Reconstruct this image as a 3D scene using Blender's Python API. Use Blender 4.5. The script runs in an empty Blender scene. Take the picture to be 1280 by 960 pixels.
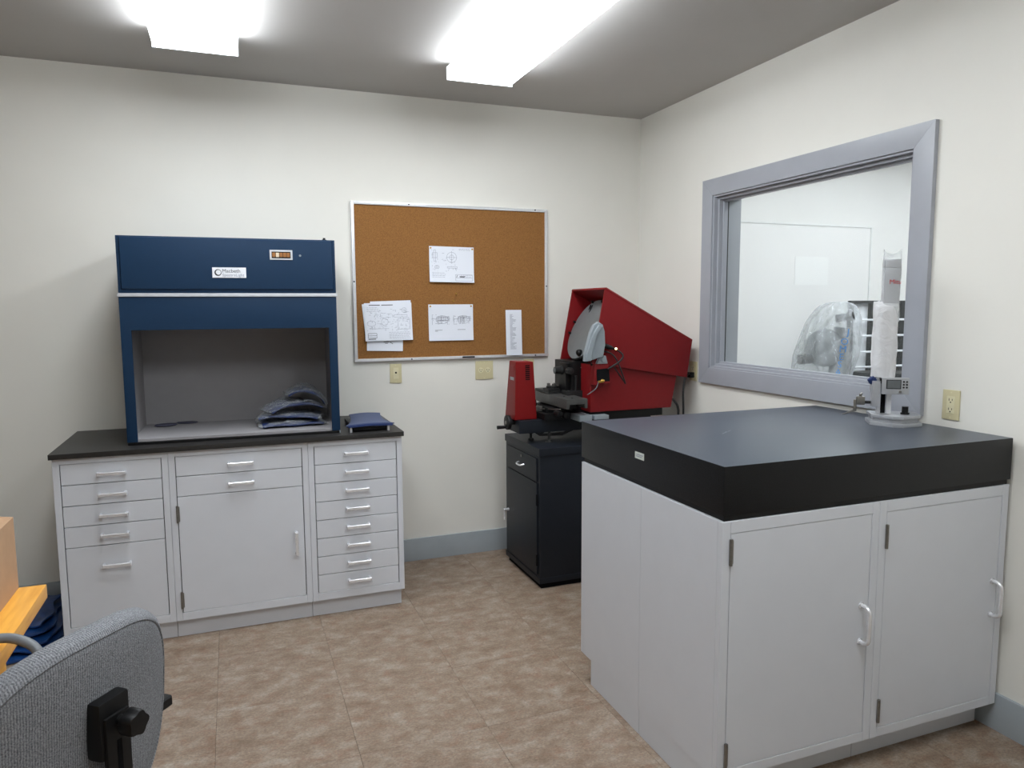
import bpy, bmesh, math, random
from mathutils import Vector, Matrix
random.seed(7)
PI = math.pi
S = bpy.context.scene
C = S.collection

# ------------------------------------------------------------------ camera, world, exposure
YAW, PIT, ROL, FPX = 0.3670, -0.1056, -0.0054, 911.3
CAM = Vector((-2.5611, -4.2881, 1.5519))
fw = Vector((math.sin(YAW)*math.cos(PIT), math.cos(YAW)*math.cos(PIT), math.sin(PIT)))
rt = Vector((math.cos(YAW), -math.sin(YAW), 0))
up = rt.cross(fw)
r2 = math.cos(ROL)*rt + math.sin(ROL)*up
u2 = -math.sin(ROL)*rt + math.cos(ROL)*up
cd = bpy.data.cameras.new('camera')
cam = bpy.data.objects.new('camera', cd)
C.objects.link(cam)
M4 = Matrix((r2, u2, -fw)).transposed().to_4x4()
M4.translation = CAM
cam.matrix_world = M4
cd.sensor_fit = 'HORIZONTAL'
cd.sensor_width = 36.0
cd.lens = 36.0*FPX/1280.0
cd.clip_start = 0.05
S.camera = cam

w = bpy.data.worlds.new('world')
S.world = w
w.use_nodes = True
w.node_tree.nodes['Background'].inputs[0].default_value = (0.8, 0.85, 0.9, 1)
w.node_tree.nodes['Background'].inputs[1].default_value = 0.05

S.view_settings.view_transform = 'Standard'
S.view_settings.look = 'None'
S.view_settings.gamma = 1
S.view_settings.use_curve_mapping = False
S.view_settings.exposure = 0.0
LAMP = 17.0          # radiance of the fluorescent lenses

# ------------------------------------------------------------------ materials
def sl(c):
    return tuple(((v/255)/12.92 if v/255 <= 0.04045 else ((v/255+0.055)/1.055)**2.4) for v in c)

MATS = {}
def mat(name, col, rough=0.5, metal=0.0, spec=0.5, noise=None, bump=None, coat=0.0):
    """plain principled; noise=(scale, amount) varies the colour; bump=(scale, strength)"""
    if name in MATS: return MATS[name]
    m = bpy.data.materials.new(name)
    m.use_nodes = True
    n = m.node_tree.nodes; l = m.node_tree.links
    b = n['Principled BSDF']
    b.inputs['Base Color'].default_value = (*col, 1)
    b.inputs['Roughness'].default_value = rough
    b.inputs['Metallic'].default_value = metal
    b.inputs['Specular IOR Level'].default_value = spec
    b.inputs['Coat Weight'].default_value = coat
    tc = n.new('ShaderNodeTexCoord')
    if noise is None: noise = (30, 0.05)
    tx = n.new('ShaderNodeTexNoise')
    tx.inputs['Scale'].default_value = noise[0]
    tx.inputs['Detail'].default_value = 5
    l.new(tc.outputs['Object'], tx.inputs['Vector'])
    rp = n.new('ShaderNodeValToRGB')
    a = noise[1]
    rp.color_ramp.elements[0].position = 0.3
    rp.color_ramp.elements[1].position = 0.7
    rp.color_ramp.elements[0].color = (*[max(0, c*(1-a)) for c in col], 1)
    rp.color_ramp.elements[1].color = (*[min(1, c*(1+a)) for c in col], 1)
    l.new(tx.outputs['Fac'], rp.inputs['Fac'])
    l.new(rp.outputs['Color'], b.inputs['Base Color'])
    if bump:
        t2 = n.new('ShaderNodeTexNoise')
        t2.inputs['Scale'].default_value = bump[0]
        t2.inputs['Detail'].default_value = 3
        l.new(tc.outputs['Object'], t2.inputs['Vector'])
        bp = n.new('ShaderNodeBump')
        bp.inputs['Strength'].default_value = bump[1]
        bp.inputs['Distance'].default_value = 0.002
        l.new(t2.outputs['Fac'], bp.inputs['Height'])
        l.new(bp.outputs['Normal'], b.inputs['Normal'])
    MATS[name] = m
    return m

def emit(name, col, strength):
    m = bpy.data.materials.new(name); m.use_nodes = True
    b = m.node_tree.nodes['Principled BSDF']
    b.inputs['Base Color'].default_value = (0.8, 0.8, 0.8, 1)
    b.inputs['Emission Color'].default_value = (*col, 1)
    b.inputs['Emission Strength'].default_value = strength
    MATS[name] = m
    return m

def film(name, tint, alpha, rough=0.12, bump=0.0, bscale=20):
    """thin clear plastic or glass: transparent mixed with a glossy sheet"""
    m = bpy.data.materials.new(name); m.use_nodes = True
    n = m.node_tree.nodes; l = m.node_tree.links
    for x in list(n): n.remove(x)
    out = n.new('ShaderNodeOutputMaterial')
    tr = n.new('ShaderNodeBsdfTransparent')
    tr.inputs[0].default_value = (0.97, 0.985, 0.98, 1)
    pb = n.new('ShaderNodeBsdfPrincipled')
    pb.inputs['Base Color'].default_value = (*tint, 1)
    pb.inputs['Roughness'].default_value = rough
    lw = n.new('ShaderNodeLayerWeight'); lw.inputs['Blend'].default_value = 0.5
    pw = n.new('ShaderNodeMath'); pw.operation = 'POWER'; pw.inputs[1].default_value = 5
    m4 = n.new('ShaderNodeMath'); m4.operation = 'MULTIPLY_ADD'; m4.inputs[1].default_value = 0.96; m4.inputs[2].default_value = 0.035
    l.new(lw.outputs['Facing'], pw.inputs[0]); l.new(pw.outputs[0], m4.inputs[0])
    ma = n.new('ShaderNodeMath'); ma.operation = 'ADD'; ma.use_clamp = True
    ma.inputs[1].default_value = alpha
    mx = n.new('ShaderNodeMixShader')
    l.new(m4.outputs[0], ma.inputs[0]); l.new(ma.outputs[0], mx.inputs[0])
    l.new(tr.outputs[0], mx.inputs[1]); l.new(pb.outputs[0], mx.inputs[2])
    l.new(mx.outputs[0], out.inputs[0])
    if bump:
        tc = n.new('ShaderNodeTexCoord')
        t = n.new('ShaderNodeTexNoise'); t.inputs['Scale'].default_value = bscale
        t.inputs['Detail'].default_value = 4; t.inputs['Distortion'].default_value = 1.2
        l.new(tc.outputs['Object'], t.inputs['Vector'])
        bp = n.new('ShaderNodeBump'); bp.inputs['Strength'].default_value = bump
        bp.inputs['Distance'].default_value = 0.02
        l.new(t.outputs['Fac'], bp.inputs['Height']); l.new(bp.outputs[0], pb.inputs['Normal'])
        l.new(bp.outputs[0], lw.inputs['Normal'])
    MATS[name] = m
    return m

M = {}
M['wall'] = mat('wall_paint', sl((229, 227, 219)), 0.6, noise=(3, 0.015), bump=(260, 0.12))
M['wall2'] = mat('next_room_paint', sl((224, 223, 221)), 0.6, noise=(3, 0.015), bump=(260, 0.1))
M['ceil'] = mat('ceiling_paint', sl((187, 185, 182)), 0.75, noise=(4, 0.015), bump=(220, 0.12))
M['base'] = mat('grey_baseboard', sl((162, 170, 175)), 0.45, noise=(8, 0.04))
M['trim'] = mat('grey_gloss_trim', sl((160, 163, 170)), 0.35, noise=(9, 0.03), bump=(120, 0.08))
M['cab'] = mat('light_grey_enamel', sl((208, 211, 217)), 0.38, noise=(12, 0.012), bump=(500, 0.05))
M['gap'] = mat('dark_gap', (0.008, 0.008, 0.009), 0.9, spec=0.05)
M['alu'] = mat('brushed_aluminium', sl((232, 233, 236)), 0.26, metal=0.5, noise=(80, 0.05))
M['steel'] = mat('worn_steel', sl((140, 138, 134)), 0.35, metal=0.9, noise=(80, 0.1))
M['top'] = mat('black_worktop', sl((36, 35, 34)), 0.45, noise=(150, 0.12))
M['blk'] = mat('black_plastic', sl((13, 13, 14)), 0.45, spec=0.3, noise=(60, 0.1))
M['rub'] = mat('black_rubber', sl((20, 20, 21)), 0.6)
M['blue'] = mat('booth_blue', sl((8, 43, 72)), 0.5, spec=0.32, noise=(40, 0.03), bump=(600, 0.05))
M['booth_in'] = mat('booth_grey', sl((148, 146, 148)), 0.65, noise=(20, 0.02))
M['strip'] = mat('satin_strip', sl((205, 208, 214)), 0.4, metal=0.35)
M['white'] = mat('white_plastic', sl((226, 229, 234)), 0.5)
M['whitep'] = mat('white_lamp_metal', sl((232, 236, 240)), 0.4)
M['ink'] = mat('ink', sl((70, 74, 84)), 0.8)
M['inkd'] = mat('dark_ink', sl((28, 28, 34)), 0.8)
M['inkl'] = mat('pale_ink', sl((150, 155, 168)), 0.8)
M['paper'] = mat('paper', sl((228, 232, 240)), 0.8, noise=(6, 0.015))
M['ivory'] = mat('ivory_plastic', sl((208, 199, 160)), 0.4, noise=(30, 0.02))
M['ivory2'] = mat('ivory_plastic_light', sl((220, 213, 178)), 0.4)
M['red'] = mat('comparator_red', sl((120, 20, 24)), 0.45, spec=0.3, noise=(50, 0.03), bump=(500, 0.06))
M['redl'] = mat('lamp_house_red', sl((116, 10, 12)), 0.45, spec=0.3, noise=(50, 0.03), bump=(500, 0.06))
M['pgrey'] = mat('pale_blue_grey', sl((138, 147, 152)), 0.45, noise=(40, 0.02))
M['screen'] = mat('screen_grey', sl((108, 112, 113)), 0.4)
M['iron'] = mat('dark_machined_iron', sl((40, 40, 40)), 0.42, metal=0.2, spec=0.35, noise=(60, 0.12))
M['stage'] = mat('ground_stage_grey', sl((74, 74, 72)), 0.4, metal=0.2, noise=(60, 0.1))
M['stand'] = mat('dark_stand_paint', sl((24, 28, 35)), 0.45, spec=0.3, noise=(30, 0.06), bump=(400, 0.06))
M['brass'] = mat('brass', sl((200, 160, 80)), 0.3, metal=0.9)
M['gauge'] = mat('gauge_grey', sl((176, 178, 182)), 0.3, metal=0.4)
M['lcd'] = mat('lcd_grey', sl((96, 100, 102)), 0.25)
M['fblue'] = mat('blue_foam', sl((30, 50, 100)), 0.5, noise=(60, 0.1))
M['fblue2'] = mat('dull_blue_top', sl((74, 86, 118)), 0.6, noise=(60, 0.05))
M['mblue'] = mat('blue_print', sl((40, 120, 190)), 0.5)
M['mred'] = mat('red_print', sl((205, 40, 36)), 0.5)
M['desk'] = None
M['card'] = mat('cardboard', sl((176, 142, 110)), 0.8, noise=(25, 0.05), bump=(90, 0.1))
M['cardd'] = mat('cardboard_inner', sl((150, 112, 80)), 0.85, noise=(25, 0.06))
M['tarp'] = mat('blue_sheeting', sl((20, 62, 120)), 0.35, noise=(18, 0.35), bump=(25, 0.5))
M['hose'] = mat('grey_hose', sl((112, 116, 120)), 0.45)
M['purple'] = mat('slate_pouch', sl((66, 66, 84)), 0.7)
M['tagw'] = mat('pale_sticker', sl((205, 212, 205)), 0.5)
M['orange'] = mat('amber_button', sl((150, 98, 50)), 0.4)
M['cream'] = mat('cream_button', sl((222, 205, 180)), 0.4)
M['scr'] = mat('scratch_white', sl((215, 218, 222)), 0.6)
M['notice'] = mat('notice_paper', sl((232, 232, 231)), 0.6, noise=(3, 0.01))
M['wboard'] = mat('whiteboard', sl((227, 226, 225)), 0.5, noise=(3, 0.01))
M['wframe'] = mat('whiteboard_edge', sl((218, 219, 218)), 0.4)
M['lens'] = emit('lamp_lens', (0.92, 0.97, 1.02), LAMP)
M['glass'] = film('window_glass', (0.9, 0.95, 0.93), 0.0, 0.0)
M['bag'] = film('clear_plastic_bag', (0.75, 0.78, 0.82), 0.05, 0.12, 0.8, 28)
M['sleeve'] = film('clear_sleeve', (0.85, 0.86, 0.88), 0.22, 0.2, 0.5, 22)
M['frost'] = film('frosted_sleeve', (0.80, 0.80, 0.81), 0.72, 0.35, 0.5, 18)
M['cover'] = film('dust_cover_plastic', (0.64, 0.66, 0.70), 0.30, 0.12, 1.0, 14)
M['led'] = emit('led', (1.0, 0.75, 0.3), 3.0)

# granite: fine pale specks on near-black
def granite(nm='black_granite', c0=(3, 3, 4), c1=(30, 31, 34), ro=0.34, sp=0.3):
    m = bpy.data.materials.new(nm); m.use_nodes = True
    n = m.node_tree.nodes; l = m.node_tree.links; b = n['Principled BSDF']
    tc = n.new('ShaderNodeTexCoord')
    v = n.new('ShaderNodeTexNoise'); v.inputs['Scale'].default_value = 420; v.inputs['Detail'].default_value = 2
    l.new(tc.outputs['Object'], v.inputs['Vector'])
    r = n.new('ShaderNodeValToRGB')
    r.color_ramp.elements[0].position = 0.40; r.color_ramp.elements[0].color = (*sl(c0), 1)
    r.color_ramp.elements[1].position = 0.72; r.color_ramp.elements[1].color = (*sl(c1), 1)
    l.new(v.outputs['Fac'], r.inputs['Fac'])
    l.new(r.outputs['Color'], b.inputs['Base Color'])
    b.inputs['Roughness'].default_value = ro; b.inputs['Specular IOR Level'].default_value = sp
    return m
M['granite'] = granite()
M['granite_top'] = granite('lapped_granite_sheen', (46, 52, 61), (88, 96, 110), 0.36, 0.5)  # lapped finish, coloured lighter and bluer to paint in the top's sheen

def cork():
    m = bpy.data.materials.new('cork'); m.use_nodes = True
    n = m.node_tree.nodes; l = m.node_tree.links; b = n['Principled BSDF']
    tc = n.new('ShaderNodeTexCoord')
    v = n.new('ShaderNodeTexVoronoi'); v.inputs['Scale'].default_value = 260
    l.new(tc.outputs['Object'], v.inputs['Vector'])
    r = n.new('ShaderNodeValToRGB')
    r.color_ramp.elements[0].color = (*sl((124, 82, 36)), 1)
    r.color_ramp.elements[1].color = (*sl((154, 107, 56)), 1)
    l.new(v.outputs['Color'], r.inputs['Fac'])
    l.new(r.outputs['Color'], b.inputs['Base Color'])
    b.inputs['Roughness'].default_value = 0.9
    bp = n.new('ShaderNodeBump'); bp.inputs['Strength'].default_value = 0.25; bp.inputs['Distance'].default_value = 0.002
    l.new(v.outputs['Distance'], bp.inputs['Height']); l.new(bp.outputs[0], b.inputs['Normal'])
    return m
M['cork'] = cork()

def vinyl():
    m = bpy.data.materials.new('stone_look_vinyl'); m.use_nodes = True
    n = m.node_tree.nodes; l = m.node_tree.links; b = n['Principled BSDF']
    tc = n.new('ShaderNodeTexCoord'); oi = n.new('ShaderNodeObjectInfo')
    mul = n.new('ShaderNodeVectorMath'); mul.operation = 'SCALE'; mul.inputs[3].default_value = 37.0
    cmb = n.new('ShaderNodeCombineXYZ')
    l.new(oi.outputs['Random'], cmb.inputs[0]); l.new(oi.outputs['Random'], cmb.inputs[1])
    l.new(cmb.outputs[0], mul.inputs[0])
    add = n.new('ShaderNodeVectorMath'); add.operation = 'ADD'
    l.new(tc.outputs['Object'], add.inputs[0]); l.new(mul.outputs[0], add.inputs[1])
    mp = n.new('ShaderNodeMapping'); mp.inputs['Scale'].default_value = (0.85, 1.15, 1)
    l.new(add.outputs[0], mp.inputs['Vector'])
    def noise(sc, det, dist=0.0):
        t = n.new('ShaderNodeTexNoise'); t.inputs['Scale'].default_value = sc
        t.inputs['Detail'].default_value = det; t.inputs['Roughness'].default_value = 0.70
        t.inputs['Distortion'].default_value = dist
        l.new(mp.outputs[0], t.inputs['Vector']); return t
    big = noise(11, 10, 0.1); mid = noise(17, 9); fine = noise(120, 4)
    r1 = n.new('ShaderNodeValToRGB')
    e = r1.color_ramp.elements
    e[0].position = 0.30; e[0].color = (*sl((118, 97, 79)), 1)
    e[1].position = 0.70; e[1].color = (*sl((173, 162, 149)), 1)
    k = e.new(0.5); k.color = (*sl((147, 129, 112)), 1)
    l.new(big.outputs['Fac'], r1.inputs['Fac'])
    r2_ = n.new('ShaderNodeValToRGB')
    r2_.color_ramp.elements[0].position = 0.50; r2_.color_ramp.elements[0].color = (0, 0, 0, 1)
    r2_.color_ramp.elements[1].position = 0.66; r2_.color_ramp.elements[1].color = (0.5, 0.5, 0.5, 1)
    l.new(mid.outputs['Fac'], r2_.inputs['Fac'])
    mx = n.new('ShaderNodeMix'); mx.data_type = 'RGBA'
    l.new(r2_.outputs['Color'], mx.inputs['Factor']); l.new(r1.outputs['Color'], mx.inputs['A'])
    mx.inputs['B'].default_value = (*sl((136, 98, 77)), 1)
    r3 = n.new('ShaderNodeValToRGB')
    r3.color_ramp.elements[0].position = 0.3; r3.color_ramp.elements[0].color = (0.62, 0.62, 0.62, 1)
    r3.color_ramp.elements[1].position = 0.7; r3.color_ramp.elements[1].color = (1.14, 1.13, 1.11, 1)
    l.new(fine.outputs['Fac'], r3.inputs['Fac'])
    m2 = n.new('ShaderNodeMix'); m2.data_type = 'RGBA'; m2.blend_type = 'MULTIPLY'; m2.inputs['Factor'].default_value = 1
    l.new(mx.outputs['Result'], m2.inputs['A']); l.new(r3.outputs['Color'], m2.inputs['B'])
    l.new(m2.outputs['Result'], b.inputs['Base Color'])
    b.inputs['Roughness'].default_value = 0.5
    bp = n.new('ShaderNodeBump'); bp.inputs['Strength'].default_value = 0.15; bp.inputs['Distance'].default_value = 0.002
    l.new(fine.outputs['Fac'], bp.inputs['Height']); l.new(bp.outputs[0], b.inputs['Normal'])
    return m
M['vinyl'] = vinyl()

def fabric():
    m = bpy.data.materials.new('grey_woven_fabric'); m.use_nodes = True
    n = m.node_tree.nodes; l = m.node_tree.links; b = n['Principled BSDF']
    tc = n.new('ShaderNodeTexCoord')
    wv = n.new('ShaderNodeTexWave'); wv.inputs['Scale'].default_value = 75; wv.inputs['Distortion'].default_value = 1.2
    wv.inputs['Detail'].default_value = 2; wv.bands_direction = 'X'
    l.new(tc.outputs['Object'], wv.inputs['Vector'])
    t = n.new('ShaderNodeTexNoise'); t.inputs['Scale'].default_value = 420; t.inputs['Detail'].default_value = 2
    l.new(tc.outputs['Object'], t.inputs['Vector'])
    ad = n.new('ShaderNodeMath'); ad.operation = 'ADD'
    sc = n.new('ShaderNodeMath'); sc.operation = 'MULTIPLY'; sc.inputs[1].default_value = 0.22
    l.new(wv.outputs['Fac'], sc.inputs[0]); l.new(sc.outputs[0], ad.inputs[0]); l.new(t.outputs['Fac'], ad.inputs[1])
    r = n.new('ShaderNodeValToRGB')
    r.color_ramp.elements[0].position = 0.38; r.color_ramp.elements[0].color = (*sl((86, 88, 92)), 1)
    r.color_ramp.elements[1].position = 0.85; r.color_ramp.elements[1].color = (*sl((150, 152, 156)), 1)
    l.new(ad.outputs[0], r.inputs['Fac']); l.new(r.outputs['Color'], b.inputs['Base Color'])
    b.inputs['Roughness'].default_value = 0.95; b.inputs['Specular IOR Level'].default_value = 0.15
    bp = n.new('ShaderNodeBump'); bp.inputs['Strength'].default_value = 0.5; bp.inputs['Distance'].default_value = 0.002
    l.new(ad.outputs[0], bp.inputs['Height']); l.new(bp.outputs[0], b.inputs['Normal'])
    return m
M['fabric'] = fabric()

def wood():
    m = bpy.data.materials.new('varnished_maple'); m.use_nodes = True
    n = m.node_tree.nodes; l = m.node_tree.links; b = n['Principled BSDF']
    tc = n.new('ShaderNodeTexCoord'); mp = n.new('ShaderNodeMapping'); mp.inputs['Scale'].default_value = (14, 1.2, 14)
    l.new(tc.outputs['Object'], mp.inputs['Vector'])
    t = n.new('ShaderNodeTexNoise'); t.inputs['Scale'].default_value = 5; t.inputs['Detail'].default_value = 6
    l.new(mp.outputs[0], t.inputs['Vector'])
    r = n.new('ShaderNodeValToRGB')
    r.color_ramp.elements[0].position = 0.3; r.color_ramp.elements[0].color = (*sl((218, 148, 46)), 1)
    r.color_ramp.elements[1].position = 0.7; r.color_ramp.elements[1].color = (*sl((240, 178, 72)), 1)
    l.new(t.outputs['Fac'], r.inputs['Fac']); l.new(r.outputs['Color'], b.inputs['Base Color'])
    b.inputs['Roughness'].default_value = 0.35
    return m
M['desk'] = wood()

# ------------------------------------------------------------------ mesh helpers
def root_of(o):
    while o.parent: o = o.parent
    return o

class B:
    """collects shapes in one bmesh; build() links them as ONE mesh object"""
    def __init__(s): s.bm = bmesh.new()
    def box(s, x0, x1, y0, y1, z0, z1, bev=0.0, seg=2):
        t = bmesh.new()
        bmesh.ops.create_cube(t, size=1)
        for v in t.verts:
            v.co = Vector(((x0+x1)/2+v.co.x*(x1-x0), (y0+y1)/2+v.co.y*(y1-y0), (z0+z1)/2+v.co.z*(z1-z0)))
        if bev:
            bmesh.ops.bevel(t, geom=list(t.edges), offset=bev, segments=seg, profile=0.7, affect='EDGES')
        s.merge(t); return s
    def merge(s, t, mtx=None):
        if mtx is not None: bmesh.ops.transform(t, matrix=mtx, verts=list(t.verts))
        me = bpy.data.meshes.new('tmp'); t.to_mesh(me); t.free()
        s.bm.from_mesh(me); bpy.data.meshes.remove(me); return s
    def cyl(s, p0, p1, r0, r1=None, n=20, bev=0.0):
        p0 = Vector(p0); p1 = Vector(p1); r1 = r0 if r1 is None else r1
        t = bmesh.new()
        d = p1-p0
        bmesh.ops.create_cone(t, cap_ends=True, segments=n, radius1=r0, radius2=r1, depth=d.length)
        if bev:
            ed = [e for e in t.edges if len(e.link_faces) == 2 and any(len(f.verts) > 4 for f in e.link_faces)]
            bmesh.ops.bevel(t, geom=ed, offset=bev, segments=2, profile=0.6, affect='EDGES')
        q = Vector((0, 0, 1)).rotation_difference(d.normalized()).to_matrix().to_4x4()
        s.merge(t, Matrix.Translation((p0+p1)/2) @ q); return s
    def ball(s, c, r, sx=1, sy=1, sz=1, n=16):
        t = bmesh.new(); bmesh.ops.create_uvsphere(t, u_segments=n, v_segments=n//2+2, radius=r)
        s.merge(t, Matrix.Translation(Vector(c)) @ Matrix.Diagonal((sx, sy, sz, 1))); return s
    def prism(s, poly, axis, a, b, bev=0.0, seg=2):
        """poly of 2D points swept along axis ('x','y','z') from a to b"""
        def P(p, h):
            return {'x': (h, p[0], p[1]), 'y': (p[0], h, p[1]), 'z': (p[0], p[1], h)}[axis]
        t = bmesh.new()
        A = [t.verts.new(P(p, a)) for p in poly]; Bv = [t.verts.new(P(p, b)) for p in poly]
        n = len(poly)
        t.faces.new(A); t.faces.new(Bv[::-1])
        for i in range(n): t.faces.new((A[i], Bv[i], Bv[(i+1) % n], A[(i+1) % n]))
        bmesh.ops.recalc_face_normals(t, faces=list(t.faces))
        if bev: bmesh.ops.bevel(t, geom=list(t.edges), offset=bev, segments=seg, profile=0.7, affect='EDGES')
        s.merge(t); return s
    def hexa(s, lo, hi, bev=0.0, seg=2):
        """two quads of four 3D points each, joined"""
        t = bmesh.new()
        A = [t.verts.new(p) for p in lo]; H = [t.verts.new(p) for p in hi]
        t.faces.new(A[::-1]); t.faces.new(H)
        for i in range(4): t.faces.new((A[i], A[(i+1) % 4], H[(i+1) % 4], H[i]))
        bmesh.ops.recalc_face_normals(t, faces=list(t.faces))
        if bev: bmesh.ops.bevel(t, geom=list(t.edges), offset=bev, segments=seg, profile=0.7, affect='EDGES')
        s.merge(t); return s
    def tube(s, pts, r, n=10, smooth=6):
        P = [Vector(p) for p in pts]
        if smooth and len(P) > 2:
            Q = []
            for i in range(len(P)-1):
                a = P[max(i-1, 0)]; b = P[i]; c = P[i+1]; d = P[min(i+2, len(P)-1)]
                for k in range(smooth):
                    u = k/smooth
                    Q.append(0.5*((2*b)+(c-a)*u+(2*a-5*b+4*c-d)*u*u+(3*b-a-3*c+d)*u**3))
            Q.append(P[-1]); P = Q
        t = bmesh.new(); rings = []
        ref = Vector((0.13, 0.27, 0.95))
        for i, p in enumerate(P):
            d = (P[min(i+1, len(P)-1)]-P[max(i-1, 0)]).normalized()
            x = d.cross(ref)
            if x.length < 1e-3: x = d.cross(Vector((1, 0, 0)))
            x.normalize(); y = d.cross(x)
            rings.append([t.verts.new(p+r*(math.cos(2*PI*k/n)*x+math.sin(2*PI*k/n)*y)) for k in range(n)])
        for i in range(len(rings)-1):
            for k in range(n): t.faces.new((rings[i][k], rings[i][(k+1) % n], rings[i+1][(k+1) % n], rings[i+1][k]))
        t.faces.new(rings[0][::-1]); t.faces.new(rings[-1])
        bmesh.ops.recalc_face_normals(t, faces=list(t.faces))
        s.merge(t); return s
    def loft(s, rings, caps=True):
        t = bmesh.new(); R = [[t.verts.new(p) for p in r] for r in rings]; n = len(rings[0])
        for i in range(len(R)-1):
            for k in range(n): t.faces.new((R[i][k], R[i][(k+1) % n], R[i+1][(k+1) % n], R[i+1][k]))
        if caps: t.faces.new(R[0][::-1]); t.faces.new(R[-1])
        bmesh.ops.recalc_face_normals(t, faces=list(t.faces))
        s.merge(t); return s
    def grid(s, f, nu, nv, thick=0.0, tdir=(0, 0, -1)):
        """surface f(u,v) -> point, optionally thickened along tdir"""
        t = bmesh.new()
        V = [[t.verts.new(f(i/nu, j/nv)) for j in range(nv+1)] for i in range(nu+1)]
        for i in range(nu):
            for j in range(nv): t.faces.new((V[i][j], V[i+1][j], V[i+1][j+1], V[i][j+1]))
        if thick:
            r = bmesh.ops.extrude_face_region(t, geom=list(t.faces))
            vs = [g for g in r['geom'] if isinstance(g, bmesh.types.BMVert)]
            bmesh.ops.translate(t, verts=vs, vec=Vector(tdir)*thick)
            bmesh.ops.recalc_face_normals(t, faces=list(t.faces))
        s.merge(t); return s
    def build(s, name, m, parent=None, loc=None, smooth=True, world=True):
        """world=True: shapes were given in world space (parent root unrotated)"""
        off = Vector((0, 0, 0))
        if parent is not None and world: off = root_of(parent).location
        elif parent is None and loc is not None and world: off = Vector(loc)
        if off.length: bmesh.ops.translate(s.bm, verts=list(s.bm.verts), vec=-off)
        me = bpy.data.meshes.new(name); s.bm.to_mesh(me); s.bm.free()
        if isinstance(m, str): m = M[m]
        me.materials.append(m)
        if smooth:
            for p in me.polygons: p.use_smooth = True
            me.set_sharp_from_angle(angle=math.radians(32))
        o = bpy.data.objects.new(name, me); C.objects.link(o)
        if parent is not None: o.parent = parent
        elif loc is not None: o.location = loc
        return o

def tag(o, label=None, cat=None, group=None, kind=None):
    if label: o['label'] = label
    if cat: o['category'] = cat
    if group: o['group'] = group
    if kind: o['kind'] = kind
    return o

def thing(name, loc, label, cat, group=None, rz=0.0):
    o = bpy.data.objects.new(name, None); C.objects.link(o)
    o.empty_display_size = 0.1
    o.location = loc; o.rotation_euler = (0, 0, rz)
    return tag(o, label, cat, group)

def inst(name, me, parent, loc, rot=(0, 0, 0)):
    """another object on shared mesh data, loc in the root's local space"""
    o = bpy.data.objects.new(name, me); C.objects.link(o)
    o.parent = parent; o.location = loc; o.rotation_euler = rot
    return o

def text_bm(body, size, extr=0.0004, align='CENTER'):
    cu = bpy.data.curves.new('txt', 'FONT'); cu.body = body; cu.size = size; cu.extrude = extr
    cu.align_x = align; cu.align_y = 'CENTER'; cu.resolution_u = 3
    o = bpy.data.objects.new('txt', cu); C.objects.link(o)
    dg = bpy.context.evaluated_depsgraph_get(); dg.update()
    me = bpy.data.meshes.new_from_object(o.evaluated_get(dg))
    bm = bmesh.new(); bm.from_mesh(me)
    bpy.data.objects.remove(o); bpy.data.curves.remove(cu); bpy.data.meshes.remove(me)
    return bm
# text drawn in XY facing +Z -> stand it up facing -Y
FACE_NY = Matrix.Rotation(PI/2, 4, 'X')

# ------------------------------------------------------------------ the room
H = 2.7657
XL, YF = -6.10, -5.65         # left wall, wall behind the camera
TW = 0.15                     # wall thickness
def struct(name, b, m, smooth=True, loc=None): return tag(b.build(name, m, smooth=smooth, loc=loc), kind='structure')

floor = struct('floor', B().box(XL-TW, TW, YF-TW, TW, -0.12, -0.004), 'gap')
PT = 0.4713
x0t, y0t = -2.2035-PT*5, 0.0  # seams at x=-2.675, -2.2035 ...; y seams at -1.39, -1.86
tile = None
for i in range(-4, 11):
    for j in range(13):
        ax = -2.2035+PT*(i-5); ay = -0.447-PT*(j-1)
        ax0, ax1 = max(ax, XL), min(ax+PT, 0.0)
        ay0, ay1 = max(ay-PT, YF), min(ay, 0.0)
        if ax1-ax0 < 0.02 or ay1-ay0 < 0.02: continue
        full = ax1-ax0 > PT-0.001 and ay1-ay0 > PT-0.001
        cx, cy = (ax0+ax1)/2, (ay0+ay1)/2
        if full and tile: inst('floor_tile', tile, floor, (cx, cy, 0))
        else:
            g = 0.0004
            b = B().box(ax0-cx+g, ax1-cx-g, ay0-cy+g, ay1-cy-g, -0.004, 0, 0.0006, 1)
            o = b.build('floor_tile', 'vinyl', floor, world=False)
            o.location = (cx, cy, 0)
            if full: tile = o.data

NX = 3.3                      # next room: far side
struct('wall_back', B().box(XL-TW, TW, 0, TW, 0, H), 'wall')
struct('wall_left', B().box(XL-TW, XL, YF, 0, 0, H), 'wall')
struct('wall_front', B().box(XL-TW, NX, YF-TW, YF, 0, H), 'wall')
# right wall with the window opening
WY0, WY1, WZ0, WZ1 = -0.805, -2.095, 1.203, 2.170
b = B()
b.box(0, TW, WY0, 0, 0, H).box(0, TW, YF, WY1, 0, H).box(0, TW, WY1, WY0, 0, WZ0).box(0, TW, WY1, WY0, WZ1, H)
struct('wall_right', b, 'wall', smooth=False)
struct('ceiling', B().box(XL-TW, TW, YF-TW, TW, H, H+0.1), 'ceil')
struct('baseboard_back', B().box(XL, 0, -0.013, 0, 0, 0.1385, 0.002), 'base')
struct('baseboard_right', B().box(-0.013, 0, YF, -0.013, 0, 0.1385, 0.002), 'base')
struct('baseboard_left', B().box(XL, XL+0.013, YF, -0.013, 0, 0.1385, 0.002), 'base')
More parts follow.
